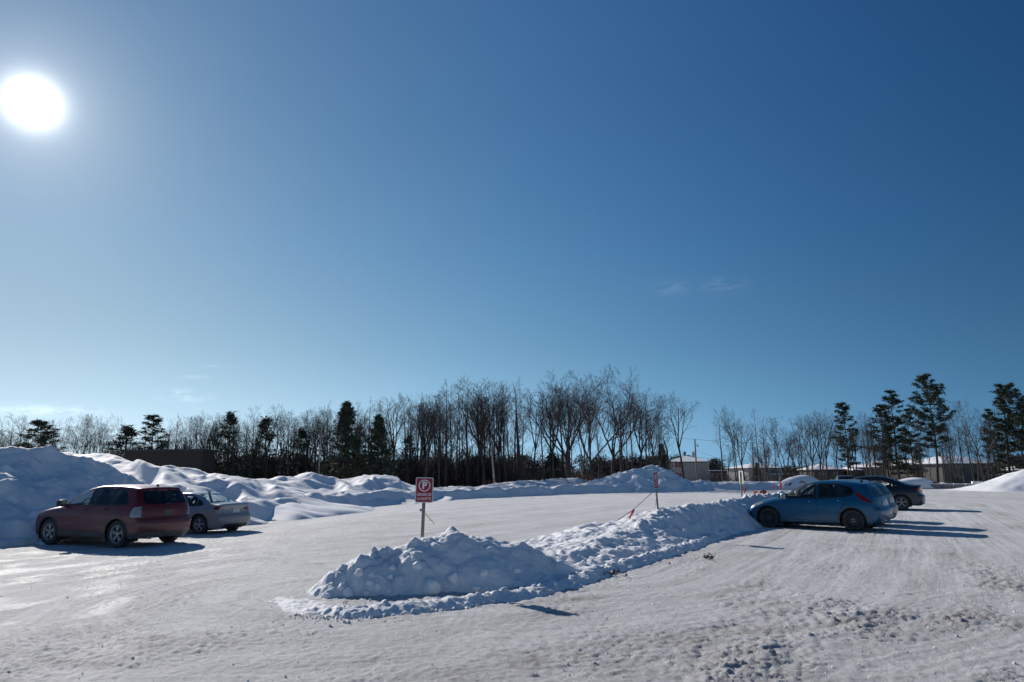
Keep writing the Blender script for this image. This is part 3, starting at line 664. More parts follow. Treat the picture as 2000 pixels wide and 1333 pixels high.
def make_car(name, label, group, sp, loc, rz):
    car = empty(name, loc, rz); tag(car, label, 'car', group)
    B = Body(sp); L, W, H = sp['L'], sp['W'], sp['H']; cx = L/2
    # box grid -> skin
    o0 = np.array([-.1, -W/2-.1, 0.0]); o1 = np.array([L+.1, W/2+.1, H+.15]); i0 = np.array([.75, -.06, .5]); i1 = np.array([L-.7, .06, .72])
    st = sp.get('step', .034); nx, ny, nz = [max(6, int((o1[k]-o0[k])/st)) for k in range(3)]
    gx = np.linspace(o0[0], o1[0], nx+1); gy = np.linspace(o0[1], o1[1], ny+1); gz = np.linspace(o0[2], o1[2], nz+1)
    VV = []; FF = []; base = 0
    def patch(a, b, fix, kf, flip):
        nonlocal base
        A, Bb = np.meshgrid(a, b, indexing='ij'); P = np.zeros(A.shape+(3,)); ks = [k for k in range(3) if k != kf]
        P[..., ks[0]] = A; P[..., ks[1]] = Bb; P[..., kf] = fix; P = P.reshape(-1, 3)
        I = np.arange(A.size).reshape(A.shape)+base; Q = np.stack([I[:-1, :-1], I[1:, :-1], I[1:, 1:], I[:-1, 1:]], -1).reshape(-1, 4)
        if flip: Q = Q[:, ::-1]
        VV.append(P); FF.append(Q); base += len(P)
    patch(gx, gz, o0[1], 1, False); patch(gx, gz, o1[1], 1, True)
    patch(gx, gy, o1[2], 2, False); patch(gx, gy, o0[2], 2, True)
    patch(gy, gz, o0[0], 0, True); patch(gy, gz, o1[0], 0, False)
    P = np.concatenate(VV); Q = np.concatenate(FF)
    key = np.round(P*1e4).astype(np.int64); _, idx, inv = np.unique(key, axis=0, return_index=True, return_inverse=True)
    P = P[idx]; Q = inv.reshape(-1)[Q]
    V = B.solve(np.clip(P, i0, i1), P)
    nrm = B.grad(V)
    regs = sp['regions']; snapped = np.zeros(len(V), bool); axles = sp['axles']; ra = sp['arch']
    arcs = [[(ax+ra*math.cos(t), sp['r']+ra*math.sin(t)) for t in np.linspace(-.9, math.pi+.9, 40)] for ax in axles]
    def snap(mode, poly, cond, tol):
        i, j = AX[mode]; 
        aa = V[:, i]; bb = V[:, j]
        if mode == 'top': bb = np.abs(bb)
        d, qx, qz = nearest_on(aa, bb, poly); m = (d < tol) & cond & ~snapped
        if not m.any(): return
        A = qx[m]; Bq = qz[m]
        if mode == 'side':
            sg = np.sign(V[m, 1]); q = np.stack([A, 0*A, Bq], 1); p = np.stack([A, sg*(W/2+.15), Bq], 1); V[m] = B.solve(q, p)
        elif mode == 'top': V[m] = B.proj('top', A, Bq*np.sign(V[m, 1]+1e-9))
        else: V[m] = B.proj(mode, A, Bq)
        snapped[m] = True
    conds = {'side': np.abs(nrm[:, 1]) > .42, 'top': (nrm[:, 2] > .12) & (np.abs(nrm[:, 1]) < .75), 'rear': nrm[:, 0] > .3, 'front': nrm[:, 0] < -.3}
    for arc in arcs: snap('side', arc, np.abs(V[:, 1]) > W/2-.3, st*.5)
    for (nm, mat, mode, poly, *_r) in regs: snap(mode, poly, conds[mode], st*.5)
    # triangles
    T = np.concatenate([Q[:, [0, 1, 2]], Q[:, [0, 2, 3]]]); cen = V[T].mean(1); fn = np.cross(V[T[:, 1]]-V[T[:, 0]], V[T[:, 2]]-V[T[:, 0]]); fn /= np.linalg.norm(fn, axis=1, keepdims=True)+1e-12
    gn = B.grad(cen); flip = (fn*gn).sum(1) < 0; T[flip] = T[flip][:, ::-1]
    cid = np.zeros(len(T), int)
    for ax in axles:
        cid[(np.hypot(cen[:, 0]-ax, cen[:, 2]-sp['r']) < ra) & (np.abs(cen[:, 1]) > W/2-.34)] = -1
    fc = {'side': np.abs(gn[:, 1]) > .40, 'top': (gn[:, 2] > .10) & (np.abs(gn[:, 1]) < .8), 'rear': gn[:, 0] > .28, 'front': gn[:, 0] < -.28}
    plist = []
    for k, rg in enumerate(regs):
        nm, mat, mode, poly = rg[:4]; i, j = AX[mode]; bb = cen[:, j]
        if mode == 'top': bb = np.abs(bb)
        ins = inpoly(cen[:, i], bb, poly) & fc[mode] & (cid == 0)
        sides = (1, -1) if mode == 'side' or (len(rg) > 4 and rg[4] == 'pair') else (0,)
        for sg in sides:
            m = ins & (cen[:, 1]*sg > 0) if sg else ins
            if m.any(): plist.append((nm, mat, m)); 
        cid[ins] = k+1
    def emit(nm, mat, m, parent, off=0.0):
        Tm = T[m]; u = np.unique(Tm); mp = np.zeros(len(V), int); mp[u] = np.arange(len(u)); vv = V[u]+nrm[u]*off; vv = vv-np.array([cx, 0, 0])
        return link(nm, mesh_np(nm, vv, mp[Tm]), mat, parent, True)
    body = emit('body', sp['paint'], cid == 0, car)
    made = {}
    for nm, mat, m in plist:
        o = emit(nm, mat, m, car, -.004 if 'window' in nm or 'wind' in nm else 0.0); made.setdefault(nm, []).append(o)
    def rib(nm, items, mat, w_, off, parent=car, closed=True):
        arr = []
        for mode, line, sg in items: arr.append(ribbon(B, mode, line, w_, off, closed, sg))
        v, f = join_arr(arr); v = v-np.array([cx, 0, 0]); return link(nm, mesh_np(nm, v, f), mat, parent, True)
    sidewin = [r for r in regs if r[2] == 'side' and 'window' in r[0]]
    for r in sidewin:
        for s_ in (1, -1): rib('window_seal', [('side', r[3], s_)], M['rubberseal'], .035, .003)
    if sp.get('seams'): [rib('door_gap', [('side', l_, s_)], M['rubberseal'], .011, .002, closed=False) for l_ in sp['seams'] for s_ in (1, -1)]
    [rib('panel_gap', [('rear', l_, 1)], M['rubberseal'], .014, .002, closed=False) for l_ in sp.get('rear_seams', [])]
    for (nm, mode, line, w_, mat, off) in sp.get('strips', []):
        [rib(nm, [(mode, line, s_)], mat, w_, off, closed=False) for s_ in ((1, -1) if mode == 'side' else (1,))]
    # arch lips and liners
    for ax in axles:
        for sg in (1, -1):
            Mx = Matrix.Translation((ax-cx, sg*(W/2-.06), sp['r']))
            n = 28; vs = []; ts = np.linspace(-.5, math.pi+.5, n)
            for t in ts: vs += [Vector((ax-cx+(ra+.01)*math.cos(t), sg*(W/2-.42), sp['r']+(ra+.01)*math.sin(t))), Vector((ax-cx+(ra+.004)*math.cos(t), sg*(W/2-.035), sp['r']+(ra+.004)*math.sin(t)))]
            m = MB().add(vs, [(2*i, 2*i+1, 2*i+3, 2*i+2) for i in range(n-1)])
            b = len(m.v); m.v.append((ax-cx, sg*(W/2-.42), sp['r']))
            for i in range(n-1): m.f.append((2*i, 2*i+2, b))
            m.build('wheel_well', M['black'], car, True)
            rib_v = [(ax+ra*math.cos(t), sp['r']+ra*math.sin(t)) for t in np.linspace(-.25, math.pi+.25, 40)]
            v, f = ribbon(B, 'side', rib_v, .03, .010, False, sg); v = v-np.array([cx, 0, 0]); link('arch_lip', mesh_np('arch_lip', v, f), sp.get('lipmat', sp['paint']), car, True)
            wheel(car, ax-cx, sg*(W/2-sp['ww']*.5-.035), sp['r'], sp['ww'], sp['wheel'])
    MB().box(.35-cx, L-.35-cx, -W/2+.45, W/2-.45, sp['zb']+.02, .42).box(axles[0]+ra+.05-cx, axles[1]-ra-.05-cx, -W/2+.12, W/2-.12, sp['zb']+.02, .40).build('underbody', M['black'], car)
    # cabin
    zs = sp['seat_z']
    for xs_, nmz in ((sp['seat_x'], 'seat'), (sp['seat_x']+.95, 'seat')):
        for sy in (-.38, .38):
            m = MB().box(-.25, .28, -.24, .24, zs-.28, zs-.1, Matrix.Translation((xs_-cx, sy, 0)))
            Mx = Matrix.Translation((xs_+.20-cx, sy, zs-.1)) @ Matrix.Rotation(.22, 4, 'Y')
            m.box(-.06, .07, -.23, .23, 0, .55 if xs_ == sp['seat_x'] else .40, Mx); (m.box(-.03, .06, -.12, .12, .58, .72, Mx), m.tube([Mx @ Vector((.01, 0, .5)), Mx @ Vector((.01, 0, .62))], .015, 6)) if xs_ == sp['seat_x'] else None
            m.build(nmz, M['interior'], car, bevel=.03)
    MB().box(sp['dash']-cx-.4, sp['dash']-cx+.02, -W/2+.16, W/2-.16, zs-.2, zs+.18).build('dashboard', M['interior'], car, bevel=.05)
    MB().box(sp['dash']-cx-.4, L-.7-cx, -W/2+.14, W/2-.14, .38, .46).build('cabin_floor', M['interior'], car)
    sw = []
    for k in range(21):
        a = 2*math.pi*k/20; sw.append(Vector((sp['dash']-cx+.18+.06*math.sin(a), -.38+.19*math.cos(a), zs+.17+.18*math.sin(a))))
    MB().tube(sw, .016, 6).build('steering_wheel', M['black'], car, True)
    # mirrors and handles
    mx, mz = sp['mirror']
    for sg in (1, -1):
        p0 = B.proj('side', np.array([mx]), np.array([mz-.03]), sg)[0]; Mx = Matrix.Translation((mx-cx, p0[1]+sg*.13, mz+.03))
        bm = bmesh.new(); bmesh.ops.create_cube(bm, size=1.0); bmesh.ops.subdivide_edges(bm, edges=bm.edges[:], cuts=3, use_grid_fill=True)
        for v in bm.verts:
            c = v.co.normalized()*.62; v.co = v.co*.55+c*.45; v.co.x *= .19 if v.co.x < 0 else .10; v.co.y *= .24; v.co.z *= .18
        bmesh.ops.transform(bm, matrix=Mx, verts=bm.verts[:]); me = bpy.data.meshes.new('mirror'); bm.to_mesh(me); bm.free()
        mi = link('mirror', me, sp.get('mirror_mat', sp['paint']), car, True)
        MB().tube([(mx-cx, p0[1]-sg*.02, mz-.03), (mx-cx, p0[1]+sg*.10, mz+.0)], .03, 8).build('mirror_arm', M['black'], mi, True)
        MB().prism([(-.10, -.06), (.10, -.06), (.095, .065), (-.08, .07)], .0, .006, Mx @ Matrix.Translation((.058, 0, 0)), axis='x').build('mirror_glass', M['chrome'], mi)
        for hx, hz in sp['handles']:
            p = B.proj('side', np.array([hx]), np.array([hz]), sg)[0]
            MB().tube([(hx-.09-cx, p[1]-sg*.005, hz-.004), (hx-.06-cx, p[1]+sg*.03, hz), (hx+.06-cx, p[1]+sg*.03, hz+.004), (hx+.09-cx, p[1]-sg*.005, hz+.004)], [.012, .016, .016, .012], 8).build('door_handle', sp.get('handle_mat', sp['paint']), car, True)
    # number plate
    if sp.get('plate'):
        pz = sp['plate']; p = B.proj('rear', np.array([0.0]), np.array([pz]))[0]
        MB().box(p[0]-cx-.01, p[0]-cx+.012, -.16, .16, pz-.08, pz+.08).build('number_plate', sp.get('plate_mat', M['plate']), car)
    # wiper, antenna
    if sp.get('antenna'):
        x_ = sp['antenna']; p = B.proj('top', np.array([x_]), np.array([0.0]))[0]
        MB().prism([(x_-.07-cx, p[2]-.02), (x_+.05-cx, p[2]-.02), (x_+.04-cx, p[2]+.05), (x_+.015-cx, p[2]+.055)], -.018, .018).build('antenna', M['black'], car)
    if sp.get('wiper'):
        z_ = sp['wiper']; pa = B.proj('rear', np.array([0.0]), np.array([z_]))[0]; pb = B.proj('rear', np.array([.38]), np.array([z_+.06]))[0]
        MB().tube([(pa[0]-cx+.025, 0, z_), (pb[0]-cx+.03, .38, z_+.06)], .010, 6).build('wiper', M['black'], car)
    if sp.get('exhaust'):
        for ey in sp['exhaust']: MB().tube([(L-.5-cx, ey, .27), (L-.06-cx, ey, .27)], .032, 10).build('exhaust_pipe', M['galv'], car, True)
    MB().box(L-.45-cx, L-.2-cx, -W/2+.3, W/2-.3, sp['zb']-.0, .40).build('muffler', M['black'], car, bevel=.04)
    if sp.get('rails'):
        pass
    return car, B

YZ_SUV = [(.2, .93), (.35, .985), (.6, 1.0), (.85, .995), (1.05, .965), (1.14, .94), (1.6, .76), (1.75, .70)]
RP = round_poly
suv = dict(L=4.72, W=1.92, H=1.70, xm=2.9, zb=.25, r=.372, ww=.235, arch=.43, axles=(.94, 3.77), wheel='twin', k=.10, ts=.95,
    top=[(-.1, .60), (.0, .70), (.1, .86), (.3, .99), (.75, 1.08), (1.2, 1.14), (1.55, 1.34), (1.95, 1.545), (2.3, 1.645), (2.8, 1.695), (3.4, 1.70), (3.9, 1.675), (4.4, 1.61), (4.9, 1.50)],
    xf=[(.2, .18), (.35, .05), (.55, .0), (.8, .03), (1.0, .16), (1.2, .4)],
    xr=[(.2, 4.50), (.32, 4.62), (.45, 4.70), (.62, 4.72), (.74, 4.70), (.80, 4.66), (1.0, 4.63), (1.14, 4.59), (1.35, 4.47), (1.56, 4.34), (1.60, 4.40), (1.68, 4.42), (1.8, 4.40)],
    yz=YZ_SUV, plan=[(-.1, .86), (.15, .92), (.5, .97), (1.0, 1.0), (3.6, 1.0), (4.2, .975), (4.72, .91)],
    paint=paint('dark_red_dusty_paint', (.13, .007, .011), (.13, .082, .078), .2, 1.1, .6),
    regions=[
        ('front_window', M['glass'], 'side', RP([(1.58, 1.155), (2.52, 1.145), (2.50, 1.585), (2.36, 1.575), (2.05, 1.475)], .05)),
        ('rear_window', M['glass_dark'], 'side', RP([(2.60, 1.145), (3.38, 1.15), (3.36, 1.585), (2.60, 1.60)], .04)),
        ('quarter_window', M['glass_dark'], 'side', RP([(3.45, 1.15), (4.06, 1.17), (3.90, 1.47), (3.72, 1.55), (3.44, 1.585)], .06)),
        ('windshield', M['glass'], 'top', RP([(1.27, 0), (1.33, .72), (2.08, .60), (1.96, 0)], .03)),
        ('tailgate_window', M['glass_dark'], 'rear', RP([(-.72, 1.17), (.72, 1.17), (.60, 1.53), (-.60, 1.53)], .08)),
        ('tail_light', M['clearplastic'], 'side', RP([(4.24, .83), (4.72, .84), (4.72, 1.13), (4.33, 1.10), (4.23, .98)], .04)),
        ('tail_light', M['clearplastic'], 'rear', RP([(.66, .84), (.95, .84), (.95, 1.13), (.74, 1.13)], .03), 'pair'),
        ('side_cladding', flat('grey_lower_cladding', (.085, .078, .075), .8, var=.3), 'side', [(.2, .2), (4.6, .2), (4.6, .40), (3.0, .42), (1.3, .42), (.2, .40)]),
        ('rear_bumper_skirt', flat('dusty_bumper_plastic', (.12, .10, .097), .8, var=.3), 'rear', [(-.95, .2), (.95, .2), (.95, .42), (-.95, .42)]),
        ('headlight', M['clearplastic'], 'front', RP([(.5, .78), (.92, .80), (.92, .98), (.55, .92)], .03), 'pair'),
        ('grille', M['chrome'], 'front', RP([(-.45, .55), (.45, .55), (.45, .86), (-.45, .86)], .03)),
        ('front_door', None, 'side', RP([(1.32, .42), (2.56, .42), (2.56, 1.62), (2.1, 1.55), (1.5, 1.2), (1.32, 1.0)], .04)),
        ('rear_door', None, 'side', RP([(2.56, .42), (3.28, .42), (3.44, .80), (3.44, 1.61), (2.56, 1.62)], .05)),
    ],
    seams=[[(1.32, .44), (1.31, 1.0), (1.44, 1.15)], [(2.56, .44), (2.56, 1.60)], [(3.28, .44), (3.44, .82), (3.42, 1.58)], [(1.32, .43), (3.27, .43)]],
    rear_seams=[[(-.93, .70), (-.4, .655), (.4, .655), (.93, .70)], [(-.70, .70), (-.73, 1.12), (-.66, 1.50)], [(.70, .70), (.73, 1.12), (.66, 1.50)]],
    strips=[('roof_rail_trim', 'side', [(2.1, 1.60), (2.5, 1.635), (3.4, 1.63), (3.9, 1.59)], .02, M['rubberseal'], .004)],
    seat_z=.95, seat_x=2.15, dash=1.55, mirror=(1.56, 1.16), mirror_mat=M['black'], handles=((2.40, 1.02), (3.28, 1.04)), plate=.93, plate_mat=flat('dirt_covered_plate', (.11, .085, .08), .8),
    antenna=4.1, wiper=1.20, exhaust=(-.55, .55))
suv['handle_mat'] = suv['paint']
hatch = dict(L=4.07, W=1.70, H=1.46, xm=2.45, zb=.20, r=.312, ww=.19, arch=.37, axles=(.80, 3.29), wheel='steel', k=.10,
    top=[(-.1, .50), (.0, .58), (.12, .70), (.35, .80), (.7, .895), (1.08, .975), (1.5, 1.205), (1.9, 1.372), (2.3, 1.448), (2.7, 1.462), (3.1, 1.445), (3.45, 1.405), (3.75, 1.34), (4.2, 1.2)],
    xf=[(.1, .2), (.25, .05), (.4, .0), (.55, .03), (.68, .10), (.8, .3), (1.0, .7)],
    xr=[(.1, 3.86), (.25, 3.97), (.40, 4.05), (.55, 4.07), (.64, 4.05), (.70, 4.0), (.9, 3.95), (1.0, 3.91), (1.2, 3.79), (1.32, 3.70), (1.36, 3.73), (1.44, 3.74), (1.5, 3.74)],
    yz=[(.15, .94), (.3, .985), (.5, 1.0), (.7, .995), (.85, .97), (.95, .93), (1.38, .73), (1.5, .69)], plan=[(-.1, .78), (.15, .88), (.5, .96), (.9, .99), (3.2, .995), (3.6, .96), (4.07, .86)],
    paint=paint('bright_blue_dusty_paint', (.002, .090, .19), (.08, .15, .17), .10, .75, .4, .2),
    lipmat=None,
    regions=[
        ('front_window', M['glass'], 'side', RP([(1.30, .965), (2.28, .955), (2.26, 1.355), (2.02, 1.34), (1.66, 1.19)], .04)),
        ('rear_window', M['glass'], 'side', RP([(2.36, .955), (3.05, 1.01), (3.05, 1.32), (2.36, 1.36)], .04)),
        ('quarter_window', M['glass_dark'], 'side', RP([(3.09, 1.02), (3.30, 1.07), (3.36, 1.14), (3.28, 1.25), (3.09, 1.31)], .04)),
        ('windshield', M['glass'], 'top', RP([(1.12, 0), (1.2, .66), (1.9, .52), (1.78, 0)], .03)),
        ('tailgate_window', M['glass_dark'], 'rear', RP([(-.52, .98), (.52, .98), (.45, 1.26), (-.45, 1.26)], .06)),
        ('tail_light', M['redplastic'], 'side', RP([(3.36, 1.13), (3.46, 1.12), (3.60, 1.02), (3.86, .84), (3.84, .80), (3.58, .88), (3.46, .98)], .05)),
        ('tail_light', M['redplastic'], 'rear', RP([(.58, .80), (.80, .80), (.72, 1.08), (.62, 1.08)], .03), 'pair'),
        ('headlight', M['clearplastic'], 'side', RP([(.04, .60), (.14, .70), (.66, .80), (.55, .69), (.28, .61)], .03)),
        ('headlight', M['clearplastic'], 'front', RP([(.45, .60), (.82, .62), (.82, .74), (.50, .68)], .03), 'pair'),
        ('fog_light_surround', M['black'], 'side', RP([(.10, .30), (.27, .32), (.26, .47), (.10, .45)], .05)),
        ('grille', M['black'], 'front', RP([(-.5, .25), (.5, .25), (.55, .45), (-.55, .45)], .05)),
        ('rear_bumper_skirt', M['black'], 'rear', [(-.8, .15), (.8, .15), (.8, .28), (-.8, .28)]),
        ('front_door', None, 'side', RP([(1.18, .30), (2.32, .28), (2.32, 1.37), (1.95, 1.35), (1.3, 1.08), (1.18, .9)], .04)),
        ('rear_door', None, 'side', RP([(2.32, .28), (2.85, .28), (2.95, .60), (3.12, .80), (3.08, 1.34), (2.32, 1.37)], .05)),
    ],
    seams=[[(1.18, .30), (1.18, .92), (1.26, 1.0)], [(2.32, .28), (2.32, 1.36)], [(2.86, .28), (2.95, .60), (3.12, .80), (3.10, .99)], [(1.18, .29), (2.86, .275)]],
    rear_seams=[[(-.78, .62), (.78, .62)], [(-.62, .62), (-.58, .8), (-.5, 1.28)], [(.62, .62), (.58, .8), (.5, 1.28)]],
    strips=[('window_trim', 'side', [(1.18, .945), (2.32, .935), (3.05, .985), (3.34, 1.05)], .03, M['rubberseal'], .004)],
    seat_z=.80, seat_x=1.95, dash=1.45, mirror=(1.40, .96), mirror_mat=flat('dusty_mirror_shell', (.33, .40, .45), .4, .3), handles=((2.16, .83), (3.0, .87)), plate=.78, antenna=3.4, wiper=1.0, exhaust=(-.4,))
suv['top'] = [(x, z*1.0) for x, z in suv['top']]; suv['H'] = 1.78
for s_ in (suv, hatch): s_['lipmat'] = s_['paint']
def sedan(Lh, paintm, wheel='five', hb=1.44, W=1.79):
    L = Lh; k = L/4.56
    d = dict(L=L, W=W, H=hb, xm=2.45*k, zb=.20, r=.325, ww=.20, arch=.385, axles=(.90*k, 3.62*k), wheel=wheel, k=.10, ts=.9,
    top=[(-.1, .50), (.0, .60), (.12, .72), (.4, .82), (.9, .90), (1.25*k, .96), (1.7*k, 1.21), (2.1*k, 1.37), (2.5*k, 1.43), (2.9*k, 1.435), (3.25*k, 1.385), (3.65*k, 1.24), (4.02*k, 1.085), (4.25*k, 1.05), (4.46*k, 1.04), (4.52*k, 1.0), (4.8*k, .7)],
    xf=[(.1, .2), (.25, .05), (.4, .0), (.55, .02), (.7, .10), (.85, .35), (1.0, .8)],
    xr=[(.1, L-.2), (.25, L-.1), (.38, L-.02), (.55, L), (.63, L-.02), (.68, L-.09), (.85, L-.12), (.98, L-.09), (1.03, L-.08), (1.1, L-.1), (1.4, L-.4)],
    yz=[(.15, .94), (.3, .985), (.5, 1.0), (.72, .995), (.86, .97), (.94, .93), (1.36, .72), (1.5, .68)], plan=[(-.1, .80), (.15, .89), (.5, .96), (1.0, .99), (3.4, 1.0), (3.9, .97), (L, .87)],
    paint=paintm, lipmat=paintm,
    regions=[
        ('front_window', M['glass'], 'side', RP([(1.55*k, .97), (2.52*k, .965), (2.50*k, 1.34), (2.20*k, 1.325), (1.9*k, 1.22)], .05)),
        ('rear_window', M['glass'], 'side', RP([(2.60*k, .965), (3.38*k, .99), (3.34*k, 1.22), (3.1*k, 1.31), (2.60*k, 1.345)], .05)),
        ('quarter_window', M['glass'], 'side', RP([(3.42*k, .995), (3.68*k, 1.02), (3.62*k, 1.08), (3.41*k, 1.19)], .03)),
        ('windshield', M['glass'], 'top', RP([(1.32*k, 0), (1.4*k, .70), (2.12*k, .54), (2.0*k, 0)], .03)),
        ('back_window', M['glass'], 'top', RP([(3.30*k, 0), (3.22*k, .50), (3.82*k, .64), (3.98*k, .60), (4.0*k, 0)], .04)),
        ('tail_light', M['redplastic'], 'side', RP([(L-.42, .88), (L, .78), (L, .95), (L-.35, .95)], .04)),
        ('tail_light', M['redplastic'], 'rear', RP([(.34, .82), (.95, .78), (.95, .96), (.42, .91)], .04), 'pair'),
        ('headlight', M['clearplastic'], 'side', RP([(.04, .62), (.5, .70), (.62, .78), (.1, .72)], .03)),
        ('headlight', M['clearplastic'], 'front', RP([(.5, .62), (.86, .63), (.86, .76), (.5, .70)], .03), 'pair'),
        ('rear_bumper_skirt', M['black'], 'rear', RP([(-.62, .15), (.62, .15), (.55, .34), (-.55, .34)], .04)),
        ('grille', M['black'], 'front', RP([(-.5, .25), (.5, .25), (.55, .45), (-.55, .45)], .05)),
        ('front_door', None, 'side', RP([(1.25*k, .30), (2.56*k, .28), (2.56*k, 1.37), (2.1*k, 1.34), (1.4*k, 1.05), (1.25*k, .9)], .04)),
        ('rear_door', None, 'side', RP([(2.56*k, .28), (3.16*k, .28), (3.28*k, .60), (3.5*k, .82), (3.42*k, 1.24), (3.1*k, 1.34), (2.56*k, 1.37)], .05)),
    ],
    seams=[[(1.25*k, .30), (1.25*k, .92), (1.35*k, 1.0)], [(2.56*k, .28), (2.56*k, 1.36)], [(3.16*k, .28), (3.28*k, .60), (3.5*k, .82), (3.46*k, .98)], [(1.25*k, .29), (3.16*k, .275)]],
    rear_seams=[[(-.80, .665), (.80, .665)], [(-.62, .67), (-.60, 1.0)], [(.62, .67), (.60, 1.0)]],
    strips=[('window_trim', 'side', [(1.5*k, .95), (2.52*k, .945), (3.38*k, .97), (3.70*k, 1.0)], .02, M['rubberseal'], .004)],
    seat_z=.80, seat_x=2.1*k, dash=1.55*k, mirror=(1.52*k, .99), handles=((2.38*k, .84), (3.22*k, .87)), plate=.78, antenna=3.15*k, exhaust=(.5,))
    return d

def place_from_wheels(sp, fpx, rpx, side=1):
    """yaw and origin from the ground contact points of the near-side wheels (local y = side)"""
    a = Vector((*GG(*fpx)[:2], 0)); b = Vector((*GG(*rpx)[:2], 0)); d = (b-a).normalized(); ang = math.atan2(d.y, d.x)
    mid = (a+b)/2; yl = side*(sp['W']/2-sp['ww']*.5-.035); xl = (sp['axles'][0]+sp['axles'][1])/2-sp['L']/2
    c = Vector((math.cos(ang)*xl-math.sin(ang)*yl, math.sin(ang)*xl+math.cos(ang)*yl, 0)); return mid-c, ang
for s_ in (suv, hatch):
    s_['regions'] = [(r[0], r[1] or s_['paint'], *r[2:]) for r in s_['regions']]
def fixp(s_):
    s_['regions'] = [(r[0], r[1] or s_['paint'], *r[2:]) for r in s_['regions']]; return s_
GL, GR = 'cars parked by the tall snow bank on the left', 'cars parked side by side in the right row'
pos, ang = place_from_wheels(suv, (95, 1063), (228, 1071), -1); ang += math.radians(3)
car, BD = make_car('parked_car', 'dusty dark red SUV with black mirrors and white tail lamps at the far left', GL, suv, (pos.x+.06, pos.y, gz(pos.x)), ang); car.scale = (1.05, 1.03, 1.04)
# slats in its tail lamps and the bright bumper edge
for sg in (1, -1):
    ps = []
    for z_ in (.90, .95, 1.0, 1.05):
        v, f = ribbon(BD, 'side', [(4.42, z_), (4.62, z_)], .012, .004, False, sg); ps.append((v, f))
    v, f = join_arr(ps); link('lamp_slat', mesh_np('lamp_slat', v-np.array([suv['L']/2, 0, 0]), f), M['black'], car)
silver = fixp(sedan(4.56, paint('silver_dusty_paint', (.30, .31, .33), (.20, .18, .18), .2, .95, .75, .3), 'five', 1.43))
a = GG(383, 1043)[:2]; b = GG(461, 1037)[:2]; u = Vector((b[0]-a[0], b[1]-a[1], 0)).normalized(); 
mid = Vector((*a, 0))/2+Vector((*b, 0))/2
# rear axle runs from left wheel to right wheel; car points away to the left
ang2 = ang+math.radians(3.0)
xl = silver['axles'][1]-silver['L']/2; c = Vector((math.cos(ang2)*xl, math.sin(ang2)*xl, 0)); p2 = mid-c
make_car('parked_car', 'silver grey sedan with red tail lamps parked just behind the dark red SUV', GL, silver, (p2.x, p2.y, gz(p2.x)), ang2)
pos, ang = place_from_wheels(hatch, (1507, 1031), (1686, 1039), -1)
pos = pos-Vector((math.cos(ang), math.sin(ang), 0))*.13
make_car('parked_car', 'bright blue dusty hatchback with black steel wheels nosed up to the snow bank', GR, hatch, (pos.x, pos.y, 0), ang)
rdir = Vector((math.cos(ang), math.sin(ang), 0)); pdir = Vector((-math.sin(ang), math.cos(ang), 0))
def row_pos(perp, along): return pos+pdir*perp+rdir*along
grey = dict(hatch); gp = paint('grey_dusty_paint', (.15, .155, .165), (.19, .17, .17), .2, 1.0, .8, .4); grey['paint'] = gp; grey['lipmat'] = gp; grey['handle_mat'] = gp; grey['mirror_mat'] = gp; grey['step'] = .045; grey['L'] = 4.07
grey['regions'] = [(r[0], gp if r[0] in ('front_door', 'rear_door') else r[1], *r[2:]) for r in hatch['regions']]
grey['regions'] = [(r[0], M['clearplastic'], *r[2:]) if (r[0] == 'tail_light' and r[2] == 'rear') else r for r in grey['regions']]
p = row_pos(2.15, -.32); make_car('parked_car', 'dusty grey hatchback showing only its tail just behind the blue hatchback', GR, grey, (p.x, p.y, 0), ang)
navy = fixp(sedan(4.95, paint('charcoal_paint', (.022, .030, .040), (.09, .09, .095), .2, .85, .7, .35), 'five', 1.50, 1.86)); navy['step'] = .04
navy['axles'] = (1.0, 4.05); navy['top'] = [(x, z*1.045) for x, z in navy['top']]
navy['regions'] = [(('tail_light', M['redplastic'], 'rear', RP([(.5, .80), (.95, .78), (.95, .93), (.5, .90)], .04), 'pair') if (r[0] == 'tail_light' and r[2] == 'rear') else r) for r in navy['regions']]
g1 = G(1763, 997); p = Vector((g1[0], g1[1], 0)); xl = navy['axles'][1]-navy['L']/2; yl = -(navy['W']/2-.13)
ang4 = ang+math.radians(9)
p = p-Vector((math.cos(ang4)*xl-math.sin(ang4)*yl, math.sin(ang4)*xl+math.cos(ang4)*yl, 0))
make_car('parked_car', 'charcoal sedan with a long sloping back parked farthest out in the right row', GR, navy, (p.x, p.y, 0), ang4)
hat2 = dict(hatch); hat2['paint'] = paint('dark_grey_paint', (.03, .034, .04), (.12, .12, .12)); hat2['lipmat'] = hat2['paint']; hat2['step'] = .06
hat2['regions'] = [(r[0], hat2['paint'] if r[0] in ('front_door', 'rear_door') else r[1], *r[2:]) for r in hatch['regions']]
p = row_pos(4.4, -1.42); make_car('parked_car', 'dark grey hatchback almost hidden between the grey hatchback and the charcoal sedan', GR, hat2, (p.x, p.y, 0), ang)[0].scale = (.86, 1, .95)
xq, yq, _ = at(1647, 925, 62); make_car('parked_car', 'distant dark car whose roof just peeks over the roof of the blue hatchback', None, dict(hat2, step=.08), (xq, yq, -.12), -math.pi/2-.35)
